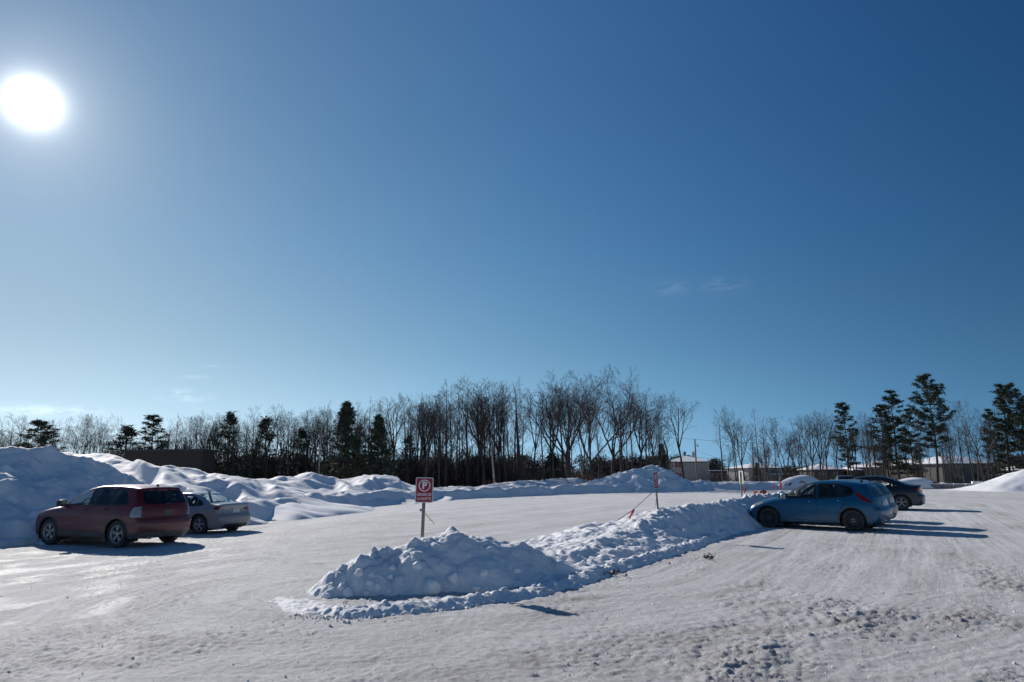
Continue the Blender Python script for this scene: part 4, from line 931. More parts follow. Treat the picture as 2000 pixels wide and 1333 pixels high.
# ------------------------------------------------------------------ trees
class Segs:
    def __init__(s): s.a = []
    def seg(s, p, q, r0, r1): s.a.append((*p, *q, r0, r1))
    def mesh(s, name, mat, n=3):
        A = np.array(s.a); P = A[:, :3]; Q = A[:, 3:6]; R0 = A[:, 6]; R1 = A[:, 7]; D = Q-P; D /= np.linalg.norm(D, axis=1, keepdims=True)+1e-9
        ref = np.where(np.abs(D[:, 2:3]) < .9, np.array([[0, 0, 1.0]]), np.array([[1.0, 0, 0]])); U = np.cross(D, ref); U /= np.linalg.norm(U, axis=1, keepdims=True)+1e-9; W = np.cross(D, U)
        V = []
        for k in range(n):
            t = 2*math.pi*k/n; o = U*math.cos(t)+W*math.sin(t); V.append(P+o*R0[:, None]); V.append(Q+o*R1[:, None])
        V = np.stack(V, 1).reshape(-1, 3); b = (np.arange(len(A))*2*n)[:, None]; F_ = []
        for k in range(n):
            k2 = (k+1) % n; F_.append(np.concatenate([b+2*k, b+2*k2, b+2*k2+1, b+2*k+1], 1))
        F_ = np.stack(F_, 1).reshape(-1, 4); me = mesh_np(name, V, F_); me.materials.append(mat); return me
def rv(r, s=1.0): return Vector((r.gauss(0, s), r.gauss(0, s), r.gauss(0, s)))
def bare_tree(seed, H=14.0, clear=.35, spread=.5, style='vase', twig=.0105, dens=1.0, base_r=None, lean=0.0):
    """returns trunk mesh and branch mesh"""
    r = random.Random(seed); tr = Segs(); br = Segs(); base_r = base_r or H*.0145
    cnt = [0]
    def grow(p, d, L, rad, depth, S_):
        n = max(2, int(L/ (.55 if depth < 2 else .38))); step = L/n; pts = []
        for i in range(n):
            d = (d+rv(r, .03+.022*depth)+Vector((0, 0, .035 if depth < 3 else .02))).normalized(); q = p+d*step
            r1 = max(twig*.7, rad*(1-.62*(i+1)/n)); r0 = max(twig*.7, rad*(1-.62*i/n)); S_.seg(p, q, r0, r1); cnt[0] += 1; pts.append((q.copy(), d.copy(), r1)); p = q
        if depth >= 5 or cnt[0] > 9000: return
        k = {0: 0, 1: 7, 2: 5, 3: 4.6, 4: 3.6}[depth]*dens
        k = int(k+r.random())
        for j in range(k):
            i = int(len(pts)*(.25+.75*(j+r.random())/max(k, 1))); i = min(i, len(pts)-1); q, dd, rr = pts[i]
            side = dd.cross(rv(r)).normalized(); a = r.uniform(.38, .80); nd = (dd*math.cos(a)+side*math.sin(a)).normalized()
            nd = (nd+Vector((0, 0, .12))).normalized(); nl = L*r.uniform(.36, .60)*(1.15-.45*i/len(pts))
            if nl > .25: grow(q, nd, nl, max(twig, rr*.62), depth+1, br)
    top = H*clear
    if style == 'vase':
        p = Vector((0, 0, -.4)); d = Vector((lean, 0, 1)).normalized(); n = 8
        for i in range(n):
            d = (d+rv(r, .025)).normalized(); q = p+d*((top+.4)/n); tr.seg(p, q, base_r*(1.25 if i == 0 else 1-.35*i/n), base_r*(1-.35*(i+1)/n)); p = q
        kk = r.choice([3, 4, 4, 5])
        for j in range(kk):
            a = 2*math.pi*(j+r.random()*.5)/kk; s_ = spread*r.uniform(.5, 1.1)*(.25 if j == 0 else 1)
            nd = Vector((math.cos(a)*s_, math.sin(a)*s_, 1)).normalized(); grow(p-d*r.uniform(0, top*.12), nd, (H-top)*r.uniform(.78, .98)/max(.75, nd.z), base_r*.62, 1, tr if j == 0 else br)
        if clear > .3:
            for j in range(4):
                a = r.uniform(0, 6.28); grow(Vector((p.x*.6, p.y*.6, top*r.uniform(.5, .95))), Vector((math.cos(a), math.sin(a), .6)).normalized(), H*r.uniform(.06, .13), .03, 3, br)
    else:
        p = Vector((0, 0, -.4)); d = Vector((lean, 0, 1)).normalized(); n = 22; pts = []
        for i in range(n):
            d = (d+rv(r, .018)+Vector((0, 0, .04))).normalized(); q = p+d*((H+.4)/n); tr.seg(p, q, max(.016, base_r*(1.2 if i == 0 else 1-.93*i/n)), max(.014, base_r*(1-.93*(i+1)/n))); p = q; pts.append((p.copy(), d.copy(), i/n))
        m = int(26*dens)
        for j in range(m):
            t = clear+(1-clear)*((j+r.random())/m); q, dd, _ = pts[min(n-1, int(t*n))]; a = r.uniform(0, 6.28); up = .7+1.1*t
            nd = Vector((math.cos(a), math.sin(a), up)).normalized(); L = H*spread*(.30-.20*t)*r.uniform(.7, 1.25); grow(q, nd, L, max(twig*1.3, base_r*.30*(1.1-t)), 2, br)
    tm = tr.mesh('trunk', M['bark'], 6); bm_ = br.mesh('branches', M['twig'], 3); tm.shade_smooth(); return tm, bm_
def tufts(name, pts, size, mat, seed, n=3, flat_=.5):
    r = np.random.default_rng(seed); P = np.array([p[:3] for p in pts]); m = len(P)*n; P = np.repeat(P, n, 0)
    D = r.normal(size=(m, 3)); D[:, 2] = D[:, 2]*flat_+.25; D /= np.linalg.norm(D, axis=1, keepdims=True); E_ = np.cross(D, r.normal(size=(m, 3))); E_ /= np.linalg.norm(E_, axis=1, keepdims=True)
    s = size*r.uniform(.5, 1.3, (m, 1)); V = np.stack([P+E_*s*.12, P-E_*s*.12, P+D*s], 1).reshape(-1, 3); F_ = np.arange(m*3).reshape(-1, 3)
    me = mesh_np(name, V, F_); me.materials.append(mat); return me
def pine_tree(seed, H=15, clear=.35, width=.22, dens=1.0):
    r = random.Random(seed); tr = Segs(); br = Segs(); pts = []; p = Vector((0, 0, -.4)); d = Vector((0, 0, 1)); n = 20; ax = []
    for i in range(n):
        d = (d+rv(r, .02)+Vector((0, 0, .04))).normalized(); q = p+d*(H+.4)/n; tr.seg(p, q, H*.013*(1-.9*i/n), H*.013*(1-.9*(i+1)/n)); p = q; ax.append(q.copy())
    z = clear
    while z < .985:
        k = r.choice([3, 4, 5]); t = (z-clear)/(1-clear); W = H*width*(math.sin(min(1, (1-t)*1.25+.08)*1.57))**.9*(1.0 if t > .12 else .65)
        for j in range(k):
            if r.random() < .12: continue
            a = r.uniform(0, 6.28); L = W*r.uniform(.55, 1.2); q = ax[min(n-1, int(z*n))].copy(); q.z = H*z; dd = Vector((math.cos(a), math.sin(a), .12+.5*t)).normalized(); m = max(3, int(L/.4))
            for i in range(m):
                dd = (dd+rv(r, .07)+Vector((0, 0, .05))).normalized(); q2 = q+dd*L/m; br.seg(q, q2, max(.012, .05*(1-i/m)), max(.01, .05*(1-(i+1)/m))); q = q2
                if i >= m*.22:
                    for c in range(int((9 if i < m-1 else 13)*dens)):
                        s_ = Vector((-dd.y, dd.x, 0))*r.gauss(0, .32)*(.5+L*.16)+dd*r.gauss(0, .22); s_.z = r.gauss(.06, .07); b_ = q+s_; pts.append((b_.x, b_.y, b_.z))
        z += r.uniform(.022, .045)
    for j in range(10):
        a = r.uniform(0, 6.28); zz = H*clear*r.uniform(.45, 1); q = Vector((0, 0, zz)); br.seg(q, q+Vector((math.cos(a), math.sin(a), -.1))*r.uniform(.5, 1.6), .018, .006)
    return tr.mesh('trunk', M['bark'], 6), br.mesh('branches', M['twig'], 3), tufts('needles', pts, .42, M['needle'], seed, 5)
def cone_tree(seed, H=11, width=.2, dens=1.0):
    r = random.Random(seed); tr = Segs(); tr.seg((0, 0, -.4), (0, 0, H*.97), H*.013, .02); br = Segs(); pts = []
    for _ in range(int(210*dens)):
        t = r.random()**.85; a = r.uniform(0, 6.28); W = H*(width+.06)*(1-t)**.9*(.70+.30*math.sin(a*3+seed+t*9)+.5*r.random())+.10; z = H*(.06+.92*t)
        q = Vector((math.cos(a)*W, math.sin(a)*W, z+W*.25)); br.seg((0, 0, z), q, .025, .008)
        for c in range(9): k = r.uniform(.35, 1.08); pts.append((q.x*k+r.gauss(0, .16), q.y*k+r.gauss(0, .16), z+(q.z-z)*k+r.gauss(0, .16)))
    return tr.mesh('trunk', M['bark'], 6), br.mesh('branches', M['twig'], 3), tufts('foliage', pts, .46, M['needle2'], seed, 4, .9)

PB = {}
for i, (st, cl_, sp_, dn) in enumerate((('vase', .36, .55, 1.0), ('vase', .30, .62, 1.1), ('vase', .48, .50, .9), ('vase', .40, .40, .95), ('vase', .16, .35, 1.0))):
    PB['v%d' % i] = (bare_tree(10+i, 14, cl_, sp_, st, dens=dn), 14.0)
for i, (cl_, sp_, dn) in enumerate(((.38, .75, .9), (.48, .9, .8), (.3, .65, 1.1), (.55, .8, .7), (.2, .7, 1.1))):
    PB['p%d' % i] = (bare_tree(40+i, 13, cl_, sp_, 'pole', dens=dn), 13.0)
PB['n0'] = (pine_tree(3, 15, .34, .20), 15.0); PB['n1'] = (pine_tree(5, 14, .25, .15, .8), 14.0); PB['n2'] = (pine_tree(8, 13, .42, .19), 13.0); PB['n3'] = (pine_tree(9, 14, .12, .14, .75), 14.0)
PB['c0'] = (cone_tree(4), 11.0); PB['c1'] = (cone_tree(6, 11, .26, 1.3), 11.0); PB['c2'] = (cone_tree(7, 11, .20, .45), 11.0)
for k_ in list(PB):
    ms_, _h = PB[k_]; zz_ = np.concatenate([[v.co.z for v in m_.vertices] for m_ in ms_]); PB[k_] = (ms_, float(np.percentile(zz_, 99.6)))
def ground_z(x, y):
    t = min(max((y+.12*x-80)/70, 0), 1); return gz(x)-2.4*t*t*(3-2*t)
ZONES = [(60, 'at the far left edge behind the tall snow bank'), (235, 'right of the small lone pine'), (330, 'above the dark red SUV'), (420, 'above the long low brown building'), (500, 'above the silver sedan'),
 (600, 'left of the pale birch stem'), (665, 'between the birch stem and the tallest cedar'), (760, 'among the dark cedars'), (845, 'straight above the red parking sign'), (930, 'just right of the red parking sign'), (1000, 'around the forked vase-crowned tree'),
 (1080, 'in the open gap left of the tallest trees'), (1190, 'at the foot of the tallest trees'), (1300, 'above the far snow mound'), (1400, 'near the utility pole'), (1470, 'between the utility pole and the small balcony house'), (1550, 'behind the small balcony house'),
 (1630, 'above the blue hatchback'), (1720, 'right of the single leaning pine'), (1800, 'among the slim open pines'), (1880, 'before the largest grey house'), (1940, 'over the right end of the grey house'), (9999, 'beside the pair of tall pines at the right edge')]
def zone(px):
    return next(z for lim, z in ZONES if px < lim)
def plant(key, px, top, Y, label, cat, group, name, rz=None, wide=1.0, pale=False):
    (ms, H0) = PB[key]; X, _, zt = at(px, top, Y); gz_ = ground_z(X, Y); s_ = (zt-gz_)/H0
    o = empty(name, (X, Y, gz_), TR.uniform(0, 6.28) if rz is None else rz); o.scale = (s_*wide, s_*wide, s_); tag(o, label, cat, group)
    for me in ms: 
        c = bpy.data.objects.new(me.name.split('.')[0], me); C.objects.link(c); c.parent = o
        if pale and me.name.startswith('trunk'): c.data = me.copy(); c.data.materials[0] = M['bark_pale']
    return o
TR = random.Random(77)
GW = 'bare trees at the edge of the woods behind the lot'; LW = 'tall bare leafless tree standing among the woods behind the lot'
# trees that stand out, one by one: key, px, top row, depth, label
OUT = [
 ('v0', 1106, 722, 80, 'huge leafless tree with a wide fan of limbs, left of the tallest pair', 1.5, .0),
 ('v1', 1152, 720, 78, 'tallest leafless tree with a broad rounded crown above the woods', 1.45, 1.0),
 ('v0', 1188, 728, 82, 'big leafless tree leaning right beside the tallest rounded crown', 1.45, 2.2),
 ('v3', 947, 736, 80, 'leafless tree with a deep forked vase crown left of the open gap', 1.3, .6),
 ('p0', 915, 738, 82, 'tall slim leafless tree touching the forked vase crown', 1.2, 0),
 ('p2', 872, 742, 80, 'dense dark leafless tree rising above the middle of the woods', 1.3, 0),
 ('p0', 1019, 738, 80, 'tall leafless tree with a narrow oval crown in the gap of the woods', 1.3, 1),
 ('v2', 1327, 768, 84, 'lone leafless tree with a thin curved trunk before the pale house', 1.1, 1.2),
 ('p1', 1403, 797, 95, 'thin sparse tree right of the utility pole with few dead leaves', 1.1, 0),
 ('v2', 1432, 790, 92, 'slender pale leafless tree with steep forked limbs above the small house', .7, 0),
 ('v3', 1447, 822, 90, 'smaller leafless tree with spreading limbs right of the slender pale one', 1.2, 1),
 ('v4', 1526, 812, 92, 'round-crowned multi-stemmed leafless tree behind the snow-covered car', 1.2, 0),
 ('v3', 1243, 762, 84, 'cluster-like leafless tree with many upright stems left of the far mound', 1.1, 3),
 ('v4', 1272, 768, 86, 'upright leafless tree just right of the many-stemmed cluster', .9, 2),
 ('v4', 1902, 780, 92, 'leafless tree fanning out from several stems between two groups of pines', 1.1, 1),
]
for key, px, top, Y, lab, wd_, rz_ in OUT: plant(key, px, top, Y, lab, 'tree', None, 'bare_tree', rz_, wd_)
PN = [('n0', 1807, 733, 84, 'tallest pine with a broad dark crown high above the grey house', .95), ('n1', 1642, 788, 88, 'single dark pine leaning left behind the parked cars', 1.0),
      ('n3', 1738, 764, 90, 'slim pine with thin open branches left of the tallest pine', 1.15), ('n1', 1722, 790, 92, 'shorter pine pressed against the left side of the slim open pine', 1.1), ('n3', 1772, 800, 95, 'thin low pine between the slim open pine and the tallest pine', 1.0),
      ('n3', 1948, 752, 88, 'tall pine at right, left one of the pair near the frame edge', 1.1), ('n0', 1978, 750, 86, 'tall pine nearest the right frame edge', .85), ('n2', 1999, 790, 90, 'pine half cut by the right frame edge', 1.0), ('n3', 1930, 800, 94, 'thin pine just left of the right-hand pair of tall pines', 1.0),
      ('n2', 88, 824, 70, 'small layered pine standing alone above the far left snow bank', 1.5), ('n1', 296, 812, 75, 'narrow dark evergreen between bare trees left of the woods', 1.3)]
for key, px, top, Y, lab, wd_ in PN: plant(key, px, top, Y, lab, 'pine tree', None, 'pine_tree', None, wd_)
CN = [('c0', 678, 787, 74, 'tallest dark conical cedar in the left part of the woods', 1.25), ('c0', 740, 812, 74, 'dark conical cedar just right of the tallest cedar', 1.15), ('c2', 522, 815, 84, 'dim thin-foliaged evergreen in the woods left of the birch stem', 1.5), ('c2', 590, 838, 86, 'dim wide evergreen deep in the woods beside the pale birch stem', 1.6),
      ('c2', 800, 850, 90, 'dim short evergreen in the woods above the parking sign', 1.5), ('c1', 1078, 885, 95, 'low round evergreen behind the bare trees in the gap', 1.8), ('c1', 1291, 868, 100, 'dark round evergreen just left of the pale house', 1.0), ('c2', 452, 806, 80, 'rounded thin evergreen above the low brown building', 1.4), ('c2', 250, 832, 84, 'low bushy evergreen right of the bare left trees', 2.2),
      ('c1', 1478, 905, 150, 'small dark evergreen beside the small house with snowy balcony', 1.0), ('c1', 1905, 925, 100, 'low dull green bush by the right end of the grey house', 1.6)]
for key, px, top, Y, lab, wd_ in CN: plant(key, px, top, Y, lab, 'evergreen tree', None, 'evergreen_tree', None, wd_)
# the rest of the front row, following the skyline
SKY = [(5, 812), (22, 808), (40, 812), (130, 815), (162, 808), (200, 806), (188, 812), (330, 812), (350, 804), (372, 812), (400, 808), (425, 802), (460, 800), (498, 788), (525, 788), (552, 805), (570, 800), (600, 796), (618, 790), (645, 778), (700, 782),
       (722, 772), (770, 762), (800, 768), (820, 768), (835, 758), (858, 760), (890, 775), (932, 770), (972, 738), (990, 780), (1037, 760), (1058, 772), (1078, 760), (1210, 740), (1228, 762), (1258, 764), (1475, 796), (1490, 815), (1508, 820),
       (1556, 810), (1572, 806), (1590, 800), (1605, 806), (1662, 806), (1680, 798), (1700, 805), (1758, 800), (1786, 800), (1828, 800), (1845, 798), (1866, 794), (1884, 800), (1915, 805), (1965, 800)]
for px, top in SKY:
    k = TR.choice(['p0', 'p1', 'p3', 'v3', 'v2', 'p2', 'p1'] if px > 230 else ['v4', 'v1', 'v3', 'p4'])
    Y = TR.uniform(80, 96) if px > 1300 else TR.uniform(74, 88)
    plant(k, px+TR.uniform(-3, 3), top+TR.uniform(0, 6), Y, 'tall bare front-row tree '+zone(px), 'tree', GW, 'bare_tree', None, TR.uniform(.8, 1.15))
skx = [5, 200, 240, 350, 525, 700, 770, 920, 1020, 1150, 1280, 1400, 1560, 1700, 1880, 2010]; sky_ = [820, 815, 845, 815, 800, 790, 775, 755, 750, 745, 785, 840, 830, 825, 825, 825]
for i in range(170):
    px = TR.uniform(235, 1010) if i < 105 else TR.uniform(1010, 1290) if i < 120 else TR.uniform(1400, 2010)
    top = float(np.interp(px, skx, sky_))+TR.uniform(0, 42)
    if 1395 < px < 1400: continue
    plant(TR.choice(['p0', 'p1', 'p2', 'p3', 'p4', 'v2', 'v3', 'v4']), px, top, TR.uniform(84, 112), 'thin back-row tree '+zone(px), 'tree', GW, 'bare_tree', None, TR.uniform(.75, 1.2))
for i in range(12):
    px = TR.uniform(-30, 230); plant(TR.choice(['p4', 'v1', 'v4', 'p2']), px, 822+TR.uniform(0, 30), TR.uniform(85, 110), 'thin back-row tree '+zone(px), 'tree', GW, 'bare_tree', None, 1.1)
# thin pale birch stem and a broken snag
def stem(name, pts, rs, mat, label, cat):
    o = MB().tube(pts, rs, 8).build(name, mat, None, True); tag(o, label, cat); return o
Xb, Yb, _ = at(622, 935, 72)
stem('birch_tree', [(Xb, 72, -.8), (Xb+.05, 72, 1.5), at(624, 880, 72), at(627, 858, 72), at(629, 835, 72)], [.08, .075, .06, .045, .02], M['bark_pale'], 'thin pale birch stem in front of the dark woods on the left', 'tree')
stem('tree_snag', [at(1306, 950, 90), at(1304, 905, 90), at(1303, 880, 90), at(1297, 862, 90), at(1295, 851, 90)], [.16, .14, .11, .08, .03], M['bark'], 'dead broken snag at the left corner of the pale house', 'dead tree')
stem('birch_tree', [at(966, 950, 76), at(962, 900, 76), at(960, 880, 76), at(952, 862, 76)], [.12, .10, .07, .03], M['bark_pale'], 'short pale leaning stem in the woods right of the parking sign', 'tree')

# thicket: one mass of thin stems and brush filling the woods, nobody could count it
def thicket():
    r = np.random.default_rng(3); pr = Segs(); rr = random.Random(4)
    for i in range(26):
        x = rr.uniform(-3, 3); y = rr.uniform(-3, 3); p = Vector((x, y, -.3)); d = Vector((rr.gauss(0, .12), rr.gauss(0, .12), 1)).normalized(); h = rr.uniform(1.5, 6.5); n = 7
        for k in range(n):
            d = (d+rv(rr, .08)).normalized(); q = p+d*h/n; pr.seg(p, q, .05*(1-k/n)+.012, .05*(1-(k+1)/n)+.01); p = q
            for c in range(3):
                e = (d+rv(rr, .6)).normalized(); L = rr.uniform(.4, 1.3); q1 = p+e*L*.5; e = (e+rv(rr, .2)).normalized(); q2 = q1+e*L*.5; pr.seg(p, q1, .018, .014); pr.seg(q1, q2, .014, .008)
                f_ = (e+rv(rr, .6)).normalized(); pr.seg(q1, q1+f_*L*.45, .013, .008)
    A = np.array(pr.a)
    out = Segs()
    blocks = []
    def put(px0, px1, Y0, Y1, n, hs):
        for i in range(n):
            px = r.uniform(px0, px1); Y = r.uniform(Y0, Y1); X = at(px, 930, Y)[0]; z = ground_z(X, Y); a = r.uniform(0, 6.28); c, s = math.cos(a), math.sin(a); k = r.uniform(.7, 1.2)*hs; B_ = A.copy()
            for o in (0, 3):
                x = A[:, o]*c-A[:, o+1]*s; y = A[:, o]*s+A[:, o+1]*c; B_[:, o] = x*1.1+X; B_[:, o+1] = y*1.1+Y; B_[:, o+2] = A[:, o+2]*k+z
            blocks.append(B_)
    put(225, 1000, 80, 112, 95, .95); put(980, 1300, 100, 135, 24, .5); put(1395, 1760, 110, 165, 34, .5); put(1700, 2050, 105, 150, 7, .3); put(-60, 230, 90, 115, 9, .55)
    out.a = np.concatenate(blocks); me = out.mesh('thicket', M['twig'], 3); o = link('thicket', me); tag(o, 'dark brush and thin saplings filling the woods behind the lot', 'brush', kind='stuff')
thicket()
# low distant woods beyond: rounded crowns of fine twigs
def far_woods():
    r = np.random.default_rng(12); P = []
    for i in range(300):
        px = r.uniform(-50, 1720) if i < 270 else r.uniform(1950, 2060); Y = r.uniform(240, 330); X, _, zt = at(px, r.uniform(886, 912) if px < 1400 or px > 1960 else r.uniform(908, 920), Y); R_ = r.uniform(3, 6)
        n = 420; q = r.normal(size=(n, 3)); q /= np.linalg.norm(q, axis=1, keepdims=True); q *= r.random((n, 1))**.4*R_; q[:, 2] = q[:, 2]*.8+zt-R_*.8; q[:, 0] += X; q[:, 1] += Y; low = r.normal(size=(160, 3))*[R_*.6, R_*.4, 1.5]+[X, Y, (zt-R_)*.3]; P.append(q); P.append(low)
    P = np.concatenate(P); me = tufts('far_woods', P, 1.5, M['twig'], 5, 1, 1.2); tag(link('far_woods', me), 'low brown leafless woods on the horizon', 'woods', kind='stuff')
far_woods()

fr_ = {}
for o in C.objects:
    if o.parent is None and str(o.get('label', '')).startswith('tall bare front-row'): fr_.setdefault(o['label'], []).append(o)
for lb, os_ in fr_.items():
    if len(os_) > 1:
        for k, o in enumerate(sorted(os_, key=lambda q: q.location.x/q.location.y)): o['label'] = ['leftmost', 'second', 'third', 'fourth', 'fifth', 'sixth', 'seventh', 'eighth'][k]+' '+lb
# ------------------------------------------------------------------ houses beyond the trees
M['siding'] = flat('grey_beige_siding', (.075, .072, .067), .8, var=.12, scale=2)
M['siding_pale'] = flat('pale_stone_siding', (.24, .235, .23), .85, var=.2, scale=6)
M['siding_dark'] = flat('brown_brick_siding', (.055, .045, .04), .85, var=.2, scale=6)
M['roofsnow'] = snow_mat('roof_snow', bd=.01, scale=3.0)
M['shingle'] = flat('dark_shingles', (.06, .06, .065), .9, var=.3)
M['win'] = flat('dark_window_glass', (.02, .024, .03), .15, var=.3)
M['winred'] = flat('curtained_window', (.13, .045, .035), .4, var=.3)
M['trimw'] = flat('white_trim', (.6, .6, .6), .6, var=.1)
M['wood'] = flat('weathered_wood', (.16, .125, .10), .9, var=.35, scale=4)
M['concrete'] = flat('grey_concrete', (.24, .235, .23), .9, var=.25, scale=3)
def hip_house(label, px0, px1, Y, eave_py, base_py, ridge_py, depth, mat, wins, skew=0.0, roof_h=None, vents=(), balcony=None, name='house'):
    """front wall spans px0..px1 at depth Y; built in metres from there"""
    a = Vector(at(px0, base_py, Y)); b = Vector(at(px1, base_py, Y+skew)); ze = at((px0+px1)/2, eave_py, Y)[2]; zr = at((px0+px1)/2, ridge_py, Y+depth*.5)[2]
    zb = min(a.z, b.z)-1.0; L = (b-a).xy.length; ang = math.atan2(b.y-a.y, b.x-a.x)
    o = empty(name, (a.x, a.y, zb), ang); tag(o, label, 'house'); h = ze-zb; r = zr-zb; D = depth
    MB().box(0, L, 0, D, 0, h).build('wall', mat, o)
    e = .55; k = min(D, L)*.5
    v = [(-e, -e, h), (L+e, -e, h), (L+e, D+e, h), (-e, D+e, h), (k, D/2, r), (max(L-k, k+.1), D/2, r)]
    v2 = [(x, y, z-.22) for x, y, z in v[:4]]
    rf = MB().add(v+v2, [(0, 1, 5, 4), (2, 3, 4, 5), (3, 0, 4), (1, 2, 5), (0, 6, 7, 1), (1, 7, 8, 2), (2, 8, 9, 3), (3, 9, 6, 0), (6, 9, 8, 7)]).build('roof', M['roofsnow'], o)
    MB().box(-e-.03, L+e+.03, -e-.06, -e, h-.30, h-.02).box(-e-.06, -e, -e, D+e, h-.30, h-.02).box(L+e, L+e+.06, -e, D+e, h-.30, h-.02).build('eave_board', M['shingle'], o)
    for (u, w_, wz, wh, wm) in wins:
        x = u*L; z = at(px0, wz, Y)[2]-zb; fr = MB().box(x-w_/2-.08, x+w_/2+.08, -.07, -.002, z-wh/2-.08, z+wh/2+.08).build('window', M['trimw'] if wm != 'dark' else M['shingle'], o)
        MB().box(x-w_/2, x-.03, -.09, -.072, z-wh/2, z+wh/2).build('pane', M['winred'] if wm == 'red' else M['win'], fr)
        MB().box(x+.03, x+w_/2, -.09, -.072, z-wh/2, z+wh/2).build('pane', M['winred'] if wm == 'red' else M['win'], fr)
    for (u, s) in vents:
        MB().box(u*L-s*.4, u*L+s*.4, D/2-.4, D/2+.4, r-.3, r+s).box(u*L-s*.55, u*L+s*.55, D/2-.5, D/2+.5, r+s, r+s*1.2).build('roof_vent', M['shingle'], o)
    if balcony:
        u0, u1, zp = balcony; z = at(px0, zp, Y)[2]-zb
        m = MB().box(u0*L, u1*L, -2.2, -.01, z-.15, z); bl = m.build('balcony', M['wood'], o)
        MB().box(u0*L+.02, u1*L-.02, -2.18, -.05, z, z+.14).build('balcony_snow', M['roofsnow'], bl)
        g = MB().box(u0*L, u1*L, -2.2, -2.12, z+.95, z+1.02)
        for i in range(14): x = u0*L+(u1-u0)*L*i/13; g.box(x-.03, x+.03, -2.2, -2.14, z, z+.95)
        g.build('railing', M['shingle'], bl)
        for x in (u0*L+.1, u1*L-.2): MB().box(x, x+.12, -2.15, -2.03, 0, z-.15).build('post', M['wood'], bl)
    return o
hip_house('pale two-storey house with a snowy hip roof and reddish windows left of the utility pole', 1306, 1385, 190, 902, 950, 889, 11, M['siding_pale'], [(.27, 1.9, 909, 1.5, 'red'), (.27, 1.9, 929, 1.4, 'red')], -3, vents=((.42, .7),))
hip_house('small house with a snow-covered balcony between thin bare trees', 1464, 1530, 205, 914, 950, 905, 10, M['siding_pale'], [(.2, 1.2, 922, 1.4, 'dark'), (.75, 1.6, 920, 1.3, 'dark'), (.8, 1.8, 936, 1.6, 'dark')], 4, balcony=(.48, 1.05, 927))
hip_house('low house with a snowy hip roof directly behind the blue hatchback', 1592, 1652, 215, 917, 952, 906, 11, M['siding_dark'], [(.3, 1.6, 926, 1.3, 'dark'), (.7, 1.6, 926, 1.3, 'dark')], 0, vents=((.5, .5),))
hip_house('brown house with a sloping snowy roof behind the charcoal sedan', 1672, 1728, 212, 918, 952, 905, 11, M['siding_dark'], [(.35, 1.6, 927, 1.3, 'dark'), (.75, 1.4, 927, 1.3, 'dark')], 0)
hip_house('grey house with a long snowy roof left of the largest house', 1741, 1800, 205, 912, 952, 899, 12, M['siding'], [(.25, 1.2, 922, 1.6, 'dark'), (.62, 1.2, 922, 1.6, 'dark'), (.62, 1.2, 940, 1.6, 'dark')], 8)
hip_house('grey house squeezed between the long-roofed house and the largest house', 1792, 1842, 196, 908, 950, 895, 12, M['siding'], [(.35, 1.1, 920, 1.5, 'dark'), (.75, 1.1, 920, 1.5, 'dark')], 3, vents=((.8, 1.6),))
hip_house('largest grey house with a snowy hip roof, vent and two stacked windows', 1846, 1950, 188, 905, 955, 889, 13, M['siding'], [(.30, 2.2, 912, 1.15, 'dark'), (.31, 2.1, 932, 1.15, 'dark')], 4, vents=((.33, .7),))
hip_house('house with a snowy roof showing beside the right frame edge', 1985, 2060, 215, 918, 955, 910, 11, M['siding_dark'], [(.3, 1.6, 926, 1.3, 'dark')], 0)
# low flat buildings
def flat_building(label, px0, px1, Y, top, base, depth, mat, wins, snow=True):
    a = Vector(at(px0, base, Y)); b = Vector(at(px1, base, Y)); zt = at(px0, top, Y)[2]; zb = a.z-1.5; L = b.x-a.x
    o = empty('low_building', (a.x, Y, zb)); tag(o, label, 'building'); h = zt-zb
    MB().box(0, L, 0, depth, 0, h).build('wall', mat, o); MB().box(-.3, L+.3, -.3, depth+.3, h, h+.22).build('roof', M['roofsnow'] if snow else M['shingle'], o)
    for i in range(wins):
        x = L*(i+.5)/wins; fr = MB().box(x-1.0, x+1.0, -.06, -.002, h-2.2, h-1.0).build('window', M['trimw'], o); MB().box(x-.9, x+.9, -.08, -.062, h-2.1, h-1.1).build('pane', M['win'], fr)
    return o
flat_building('long low dark brown building with a flat roof behind the left snow heaps', 240, 392, 72, 883, 925, 3, flat('dark_brown_boards', (.06, .048, .042), .9, var=.25), 0, False)
flat_building('distant low commercial building with a band of windows right of the pale house', 1388, 1450, 240, 920, 945, 15, M['siding_dark'], 7)
# utility pole, transformer, wires
x, y, zt = at(1357, 858, 140); zb = -2.6
up_ = empty('utility_pole', (x, y, zb)); tag(up_, 'tall wooden utility pole with a transformer beside the pale house', 'utility pole')
MB().tube([(0, 0, 0), (0, 0, zt-zb)], [.17, .12], 10).build('pole', M['wood'], up_)
MB().tube([(-.5, 0, zt-zb-3.5), (-.5, 0, zt-zb-2.5)], .26, 12).box(-.3, 0, -.04, .04, zt-zb-3.1, zt-zb-2.9).build('transformer', M['galv'], up_)
MB().tube([(.45, 0, zt-zb-1.3), (.15, 0, zt-zb-.9), (.5, 0, zt-zb-.8)], .04, 6).box(.35, .65, -.06, .06, zt-zb-1.5, zt-zb-1.25).build('bracket', M['black'], up_)
def wire(label, pts, r=.02, name='power_line', mat='black', cat='wire'):
    P = [Vector(p) for p in pts]; out_ = []
    for i in range(len(P)-1):
        for k in range(12):
            t = k/12; q = P[i].lerp(P[i+1], t); q.z -= .0004*(P[i]-P[i+1]).length_squared*4*t*(1-t)*.5; out_.append(q)
    out_.append(P[-1]); o = MB().tube(out_, r, 4).build(name, M[mat]); tag(o, label, cat); return o
wire('highest thin power line reaching both ways from the top of the utility pole', [at(1180, 846, 155), (x, y, zt-.05), at(1640, 868, 165)])
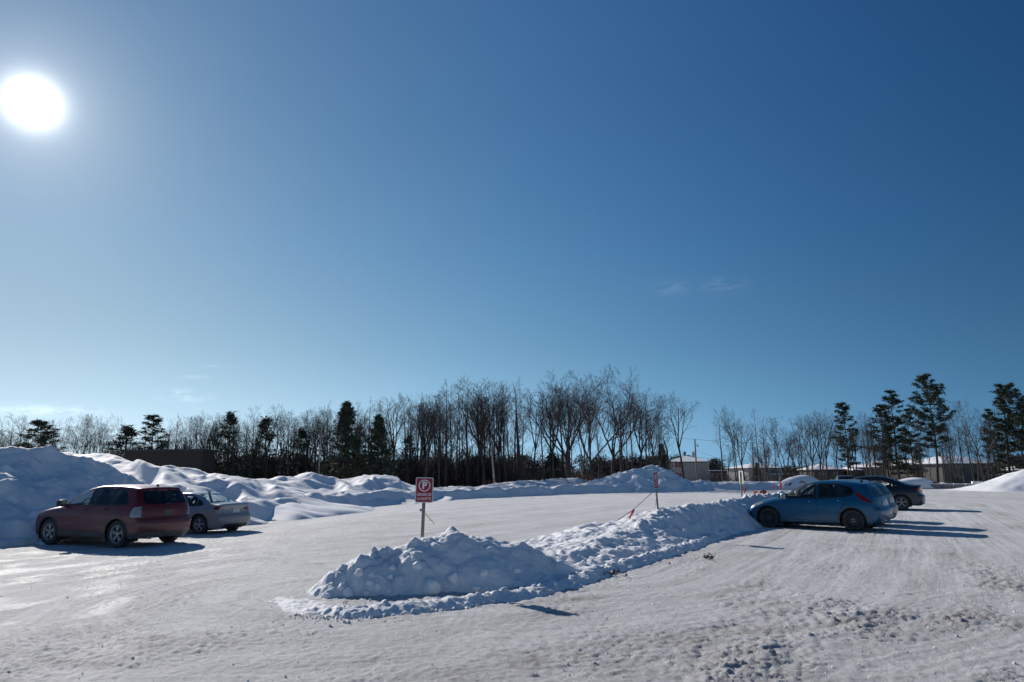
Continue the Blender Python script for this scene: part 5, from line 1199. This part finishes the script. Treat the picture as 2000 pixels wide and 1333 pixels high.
wire('lower sagging power line passing behind the bare trees right of the utility pole', [(x, y, zt-3.6), at(1640, 905, 165), at(2060, 912, 175)])
wire('middle power line between the utility pole and the small balcony house', [(x, y, zt-2.2), at(1480, 905, 200)])
# concrete barriers at the right back
brr = []
for i, (p0, p1, tp, bt, lb) in enumerate(((1783, 1796, 946.5, 951, 'short grey concrete barrier just right of the snow-covered dome'), (1817, 1838, 946, 951.5, 'grey concrete barrier second from the left behind the low snow'),
                      (1840, 1861, 946.2, 952, 'grey concrete barrier in the middle of the row'), (1863, 1885, 946.4, 953, 'long grey concrete barrier right of the middle one'), (1887, 1898, 946.5, 953.5, 'grey concrete barrier left of the snow-capped one'),
                      (1900, 1920, 947, 955, 'snow-capped barrier next to the right snow mound'))):
    a = Vector(at(p0, bt, 66)); b = Vector(at(p1, bt, 66)); zt_ = at(p0, tp, 66)[2]; L = b.x-a.x; h = zt_+.3
    prof = [(-.28, 0), (.28, 0), (.26, .12), (.13, .34*h), (.10, h), (-.10, h), (-.13, .34*h), (-.26, .12)]
    o = MB().prism([(q[0], q[1]) for q in prof], 0, L, axis='x').build('concrete_barrier', M['concrete']); o.location = (a.x, 66, -.3); tag(o, lb, 'barrier', 'concrete barriers at the back of the lot')
    MB().box(.02, L-.02, -.13, .13, h, h+(.30 if i == 5 else .07)).build('snow_cap', M['snow_soft'], o, True)

# snow-covered cars: a smooth dome of snow with a little of the car showing
def snow_car(label, px, Y, Lx, H, sk=.0, patch=True):
    X = at(px, 945, Y)[0]; n = 44; m = 30; vs = []
    for j in range(m+1):
        for i in range(n+1):
            u = -1+2*i/n; v = -1+2*j/m
            r_ = (abs(u)**2.4+abs(v)**2.4)**(1/2.4); e = max(0, 1-r_**2.6)
            z = H*(e**.55)*(.80+.20*math.cos((u-sk)*2.2))+.04*math.sin(u*7+v*3)*e
            vs.append((u*Lx/2, v*1.25, z-.02))
    fs = [(j*(n+1)+i, j*(n+1)+i+1, (j+1)*(n+1)+i+1, (j+1)*(n+1)+i) for j in range(m) for i in range(n)]
    o = empty('snow_covered_car', (X, Y, 0.05), .05); tag(o, label, 'car')
    MB().add(vs, fs).build('snow_cover', M['snow_soft'], o, True)
    if patch:
        MB().prism([(-.25, -.05), (.22, -.05), (.25, .05), (-.2, .06)], -.05, .02, Matrix.Translation((-.45, -1.12, .66))).build('window', M['win'], o)
    MB().box(-Lx*.40, Lx*.40, -.8, .8, .02, .55).build('body', M['black'], o, bevel=.1)
    for sx in (-1, 1):
        for sy in (-.85, .85): MB().lathe([(.001, -.1), (.3, -.1), (.32, 0), (.3, .1), (.001, .1)], 14, Matrix.Translation((sx*Lx*.28, sy, .28))).build('wheel', M['rubber'], o, True)
    return o
snow_car('parked car buried under a smooth white dome of snow left of the blue hatchback', 1565, 68, 4.9, 1.30)
snow_car('parked car buried in snow like a low dome behind the charcoal sedan tail', 1782, 67, 5.6, .98, .1, False)

# ------------------------------------------------------------------ parking signs
M['signred'] = flat('red_sign_sheet', (.30, .012, .028), .45, var=.06, scale=3)
M['signwhite'] = flat('white_sign_sheet', (.72, .72, .74), .45, var=.04, scale=3)
M['signback'] = flat('bare_aluminium', (.55, .55, .56), .5, .3, .1, 10)
M['post'] = flat('dull_grey_steel_post', (.20, .20, .185), .6, .3, .25, 14)
M['tape_pink'] = flat('pink_flagging_tape', (.75, .05, .05), .6, var=.2)
M['tape_orange'] = flat('orange_flagging', (.75, .13, .03), .6, var=.2)
M['rope_yellow'] = flat('yellow_rope', (.55, .50, .12), .8)
M['rope'] = flat('grey_rope', (.25, .24, .22), .8)
def rrect(w_, h_, r, n=5):
    p = []
    for cx, cz, a0 in ((w_/2-r, h_/2-r, 0), (-w_/2+r, h_/2-r, 90), (-w_/2+r, -h_/2+r, 180), (w_/2-r, -h_/2+r, 270)):
        for k in range(n+1): a = math.radians(a0+90*k/n); p.append((cx+r*math.cos(a), cz+r*math.sin(a)))
    return p
def text_mesh(body, name, size, sx, loc, parent, mat, bold=0.0, w_=None):
    cu = bpy.data.curves.new(name, 'FONT'); cu.body = body; cu.size = size; cu.align_x = 'CENTER'; cu.align_y = 'CENTER'; cu.extrude = .0006; cu.offset = bold; cu.resolution_u = 3
    t = bpy.data.objects.new('tmp_text', cu); C.objects.link(t); bpy.context.view_layer.update()
    me = bpy.data.meshes.new_from_object(t); bpy.data.objects.remove(t); me.name = name
    co = [v.co.x for v in me.vertices]; k = sx if w_ is None else w_/(max(co)-min(co))
    for v in me.vertices: v.co = Vector((v.co.x*k, -v.co.z, v.co.y))
    me.materials.append(mat); o = bpy.data.objects.new(name, me); C.objects.link(o); o.parent = parent; o.location = loc; return o
def parking_sign(label, base, top_z, rz, lean, W_=.30, H_=.42, drop=.55, front=True):
    o = empty('parking_sign', base, rz); o.rotation_euler = (lean[0], lean[1], rz); tag(o, label, 'sign')
    h = top_z-base[2]
    ch = [(-.028, -.012), (-.028, .0), (-.012, .0), (-.012, .022), (.012, .022), (.012, 0), (.028, 0), (.028, -.012), (.02, -.012), (.02, -.008), (-.02, -.008), (-.02, -.012)]
    p = MB().prism(ch, -drop, h-.03, axis='z').build('post', M['post'], o)
    Mx = Matrix.Translation((0, -.016, h-H_/2))
    pn = MB().prism(rrect(W_, H_, .028), 0.0, .002, Mx).build('panel', M['signback'], o)
    MB().prism(rrect(W_-.004, H_-.004, .027), -.0022, -.0002, Mx).build('white_border', M['signwhite'], pn)
    MB().prism(rrect(W_-.026, H_-.026, .02), -.0046, -.0024, Mx).build('red_field', M['signred'], pn)
    n = 40; R1, R2 = .098, .083; cz = .075; vs = []
    for k in range(n):
        a = 2*math.pi*k/n; vs += [(R1*math.cos(a), -.0064, cz+R1*math.sin(a)), (R2*math.cos(a), -.0064, cz+R2*math.sin(a))]
    rg = MB().add([Mx @ Vector(v) for v in vs], [(2*k, 2*k+1, 2*((k+1) % n)+1, 2*((k+1) % n)) for k in range(n)]).build('ring', M['signwhite'], pn)
    text_mesh('P', 'letter_p', .155, 1.0, (0, -.023, h-H_/2+.073), pn, M['signwhite'], .006)
    text_mesh('USAGERS DE', 'lettering', .058, 1, (0, -.023, h-H_/2-.075), pn, M['signwhite'], .0012, .245)
    text_mesh('LA NAVETTE', 'lettering', .058, 1, (0, -.023, h-H_/2-.145), pn, M['signwhite'], .0012, .235)
    for bz in (-.02, -H_+.02): MB().lathe([(.001, -.006), (.007, -.005), (.009, 0), (.009, .01)], 8, Matrix.Translation((0, -.016, h+bz))).build('bolt', M['galv'], pn, True)
    return o
Ys = 12.0
b_ = at(825, 1046, Ys+.02); t_ = at(829, 933, Ys)
sg = parking_sign('red and white shuttle users parking sign facing the viewer on the near mound', (b_[0], b_[1], b_[2]-.0), t_[2], math.radians(6), (0, math.radians(1.6)))
k_ = at(823, 996, Ys-.03)
MB().tube([(k_[0]-.015, k_[1], k_[2]), (k_[0]+.01, k_[1]-.03, k_[2]-.01), (k_[0]+.045, k_[1], k_[2]+.01)], .022, 8).build('rope_knot', M['rope'])
bpy.data.objects['rope_knot']['label'] = 'dark knot of rope tied round the post of the red parking sign'; bpy.data.objects['rope_knot']['category'] = 'rope'
wire('thin yellow rope running from the near sign post into the snow', [at(829, 1002, Ys-.02), at(849, 1024, Ys+.05)], .007, 'rope', 'rope_yellow', 'rope')
Y2 = 19.4
b_ = at(1285, 993, Y2); t_ = at(1282, 922, Y2)
parking_sign('parking sign turned nearly edge-on in the middle of the snow bank', b_, t_[2], math.radians(54), (math.radians(-2.0), math.radians(-2.0)), W_=.30, H_=.45)
wire('grey rope slanting from the edge-on sign down to the snow', [at(1279, 958, Y2-.05), at(1236, 997, Y2-.6), at(1207, 1016, Y2-1.0)], .010, 'rope', 'rope', 'rope')
wire('short yellow rope hanging beside the edge-on sign post', [at(1282, 965, Y2-.05), at(1281, 985, Y2-.1), at(1277, 999, Y2-.15)], .006, 'rope', 'rope_yellow', 'rope')
def tape(label, pts, wd_, mat, name='flagging_tape'):
    vs = []; P = [Vector(p) for p in pts]
    for i, p in enumerate(P):
        d = (P[min(i+1, len(P)-1)]-P[max(0, i-1)]).normalized(); s = d.cross(Vector((.3*math.sin(i*1.3), 1, 0))).normalized()*wd_*(.5+.15*math.sin(i*2.1)); vs += [p-s, p+s, p-s+Vector((0, .004, 0)), p+s+Vector((0, .004, 0))]
    fs = []
    for i in range(len(P)-1): a = 4*i; fs += [(a, a+1, a+5, a+4), (a+2, a+6, a+7, a+3), (a, a+4, a+6, a+2), (a+1, a+3, a+7, a+5)]
    o = MB().add(vs, fs).build(name, M[mat]); tag(o, label, 'tape'); return o
tape('pink flagging tape tied to the slanting rope left of the edge-on sign', [at(1238, 995, Y2-.62), at(1236, 1000, Y2-.63), at(1233, 1006, Y2-.63), at(1229, 1013, Y2-.64)], .055, 'tape_pink')
Y3 = 25.0
b3 = at(1449, 968, Y3)
st3 = parking_sign('pale sign on a thin post beyond the snow bank crest, yellow tape below it', b3, at(1448, 920, Y3)[2], math.radians(100), (0, 0), .30, .45)
tape('yellow tape tied under the pale sign on its post', [at(1446, 937, Y3-.1), at(1447, 942, Y3-.1), at(1448, 947, Y3-.1)], .05, 'rope_yellow')
tape('leaning pink tape strip just right of the post with yellow tape', [at(1458, 950, Y3), at(1456, 956, Y3), at(1454, 963, Y3)], .05, 'tape_pink')
tape('crumpled orange netting strip lying left on the snow before the blue hood', [at(1472, 965, 26), at(1475, 961, 26), at(1479, 961, 26), at(1477, 964, 26)], .06, 'tape_orange')
tape('longer orange netting strip lying on the snow beside the blue hood', [at(1484, 963, 26), at(1489, 960, 26), at(1494, 959, 26), at(1498, 961, 26), at(1490, 964, 26)], .07, 'tape_orange')
tape('tiny pink tape tip left of the flagged thin post', [at(1511, 950, 28), at(1510, 954, 28)], .06, 'tape_pink')
b4 = at(1523, 958, 28.5); o = MB().tube([b4, at(1523, 930, 28.5)], .022, 8).build('marker_post', M['post']); tag(o, 'thin dark marker post with pink tape before the snow-buried car', 'post')
tape('pink tape hanging from the thin marker post', [at(1525, 944, 28.4), at(1526, 949, 28.4), at(1525, 955, 28.4)], .06, 'tape_pink')
tape('small pink tape tip at the windshield of the blue hatchback', [at(1573, 943, 28), at(1572, 948, 28)], .06, 'tape_pink')
# rusty shrubs at the wood edge
def shrub(label, px, top, Y, mat, seed, wd_=1.0, n=420, name='shrub'):
    r = random.Random(seed); X, _, zt_ = at(px, top, Y); z0 = ground_z(X, Y); H = zt_-z0; s = Segs(); pts = []
    o = empty(name, (X, Y, z0)); tag(o, label, 'shrub')
    for i in range(22):
        a = r.uniform(0, 6.28); p = Vector((r.gauss(0, .2), r.gauss(0, .2), -.2)); d = Vector((math.cos(a)*.5*wd_, math.sin(a)*.5*wd_, 1)).normalized(); L = H*r.uniform(.6, 1.05)
        for k in range(6): d = (d+rv(r, .12)).normalized(); q = p+d*L/6; s.seg(p, q, .03*(1-k/6)+.01, .03*(1-(k+1)/6)+.01); p = q; pts += [tuple(p+rv(r, .22)) for _ in range(n//130)]
    c = bpy.data.objects.new('stems', s.mesh('stems', M['twig'], 3)); C.objects.link(c); c.parent = o
    c = bpy.data.objects.new('leaves', tufts('leaves', pts, .20, M[mat], seed, 2, 1.0)); C.objects.link(c); c.parent = o
shrub('rusty brown bush with dead leaves at the foot of the tallest bare trees', 1149, 925, 72, 'twig_red', 1, .5)
shrub('reddish brown bush in front of the grey houses', 1815, 922, 150, 'twig_red', 2, 1.6)
shrub('second reddish bush left of the largest grey house', 1838, 928, 150, 'twig_red', 3, 1.4)
shrub('small rusty bush in the woods above the parking sign', 958, 938, 74, 'twig_red', 4, .8)
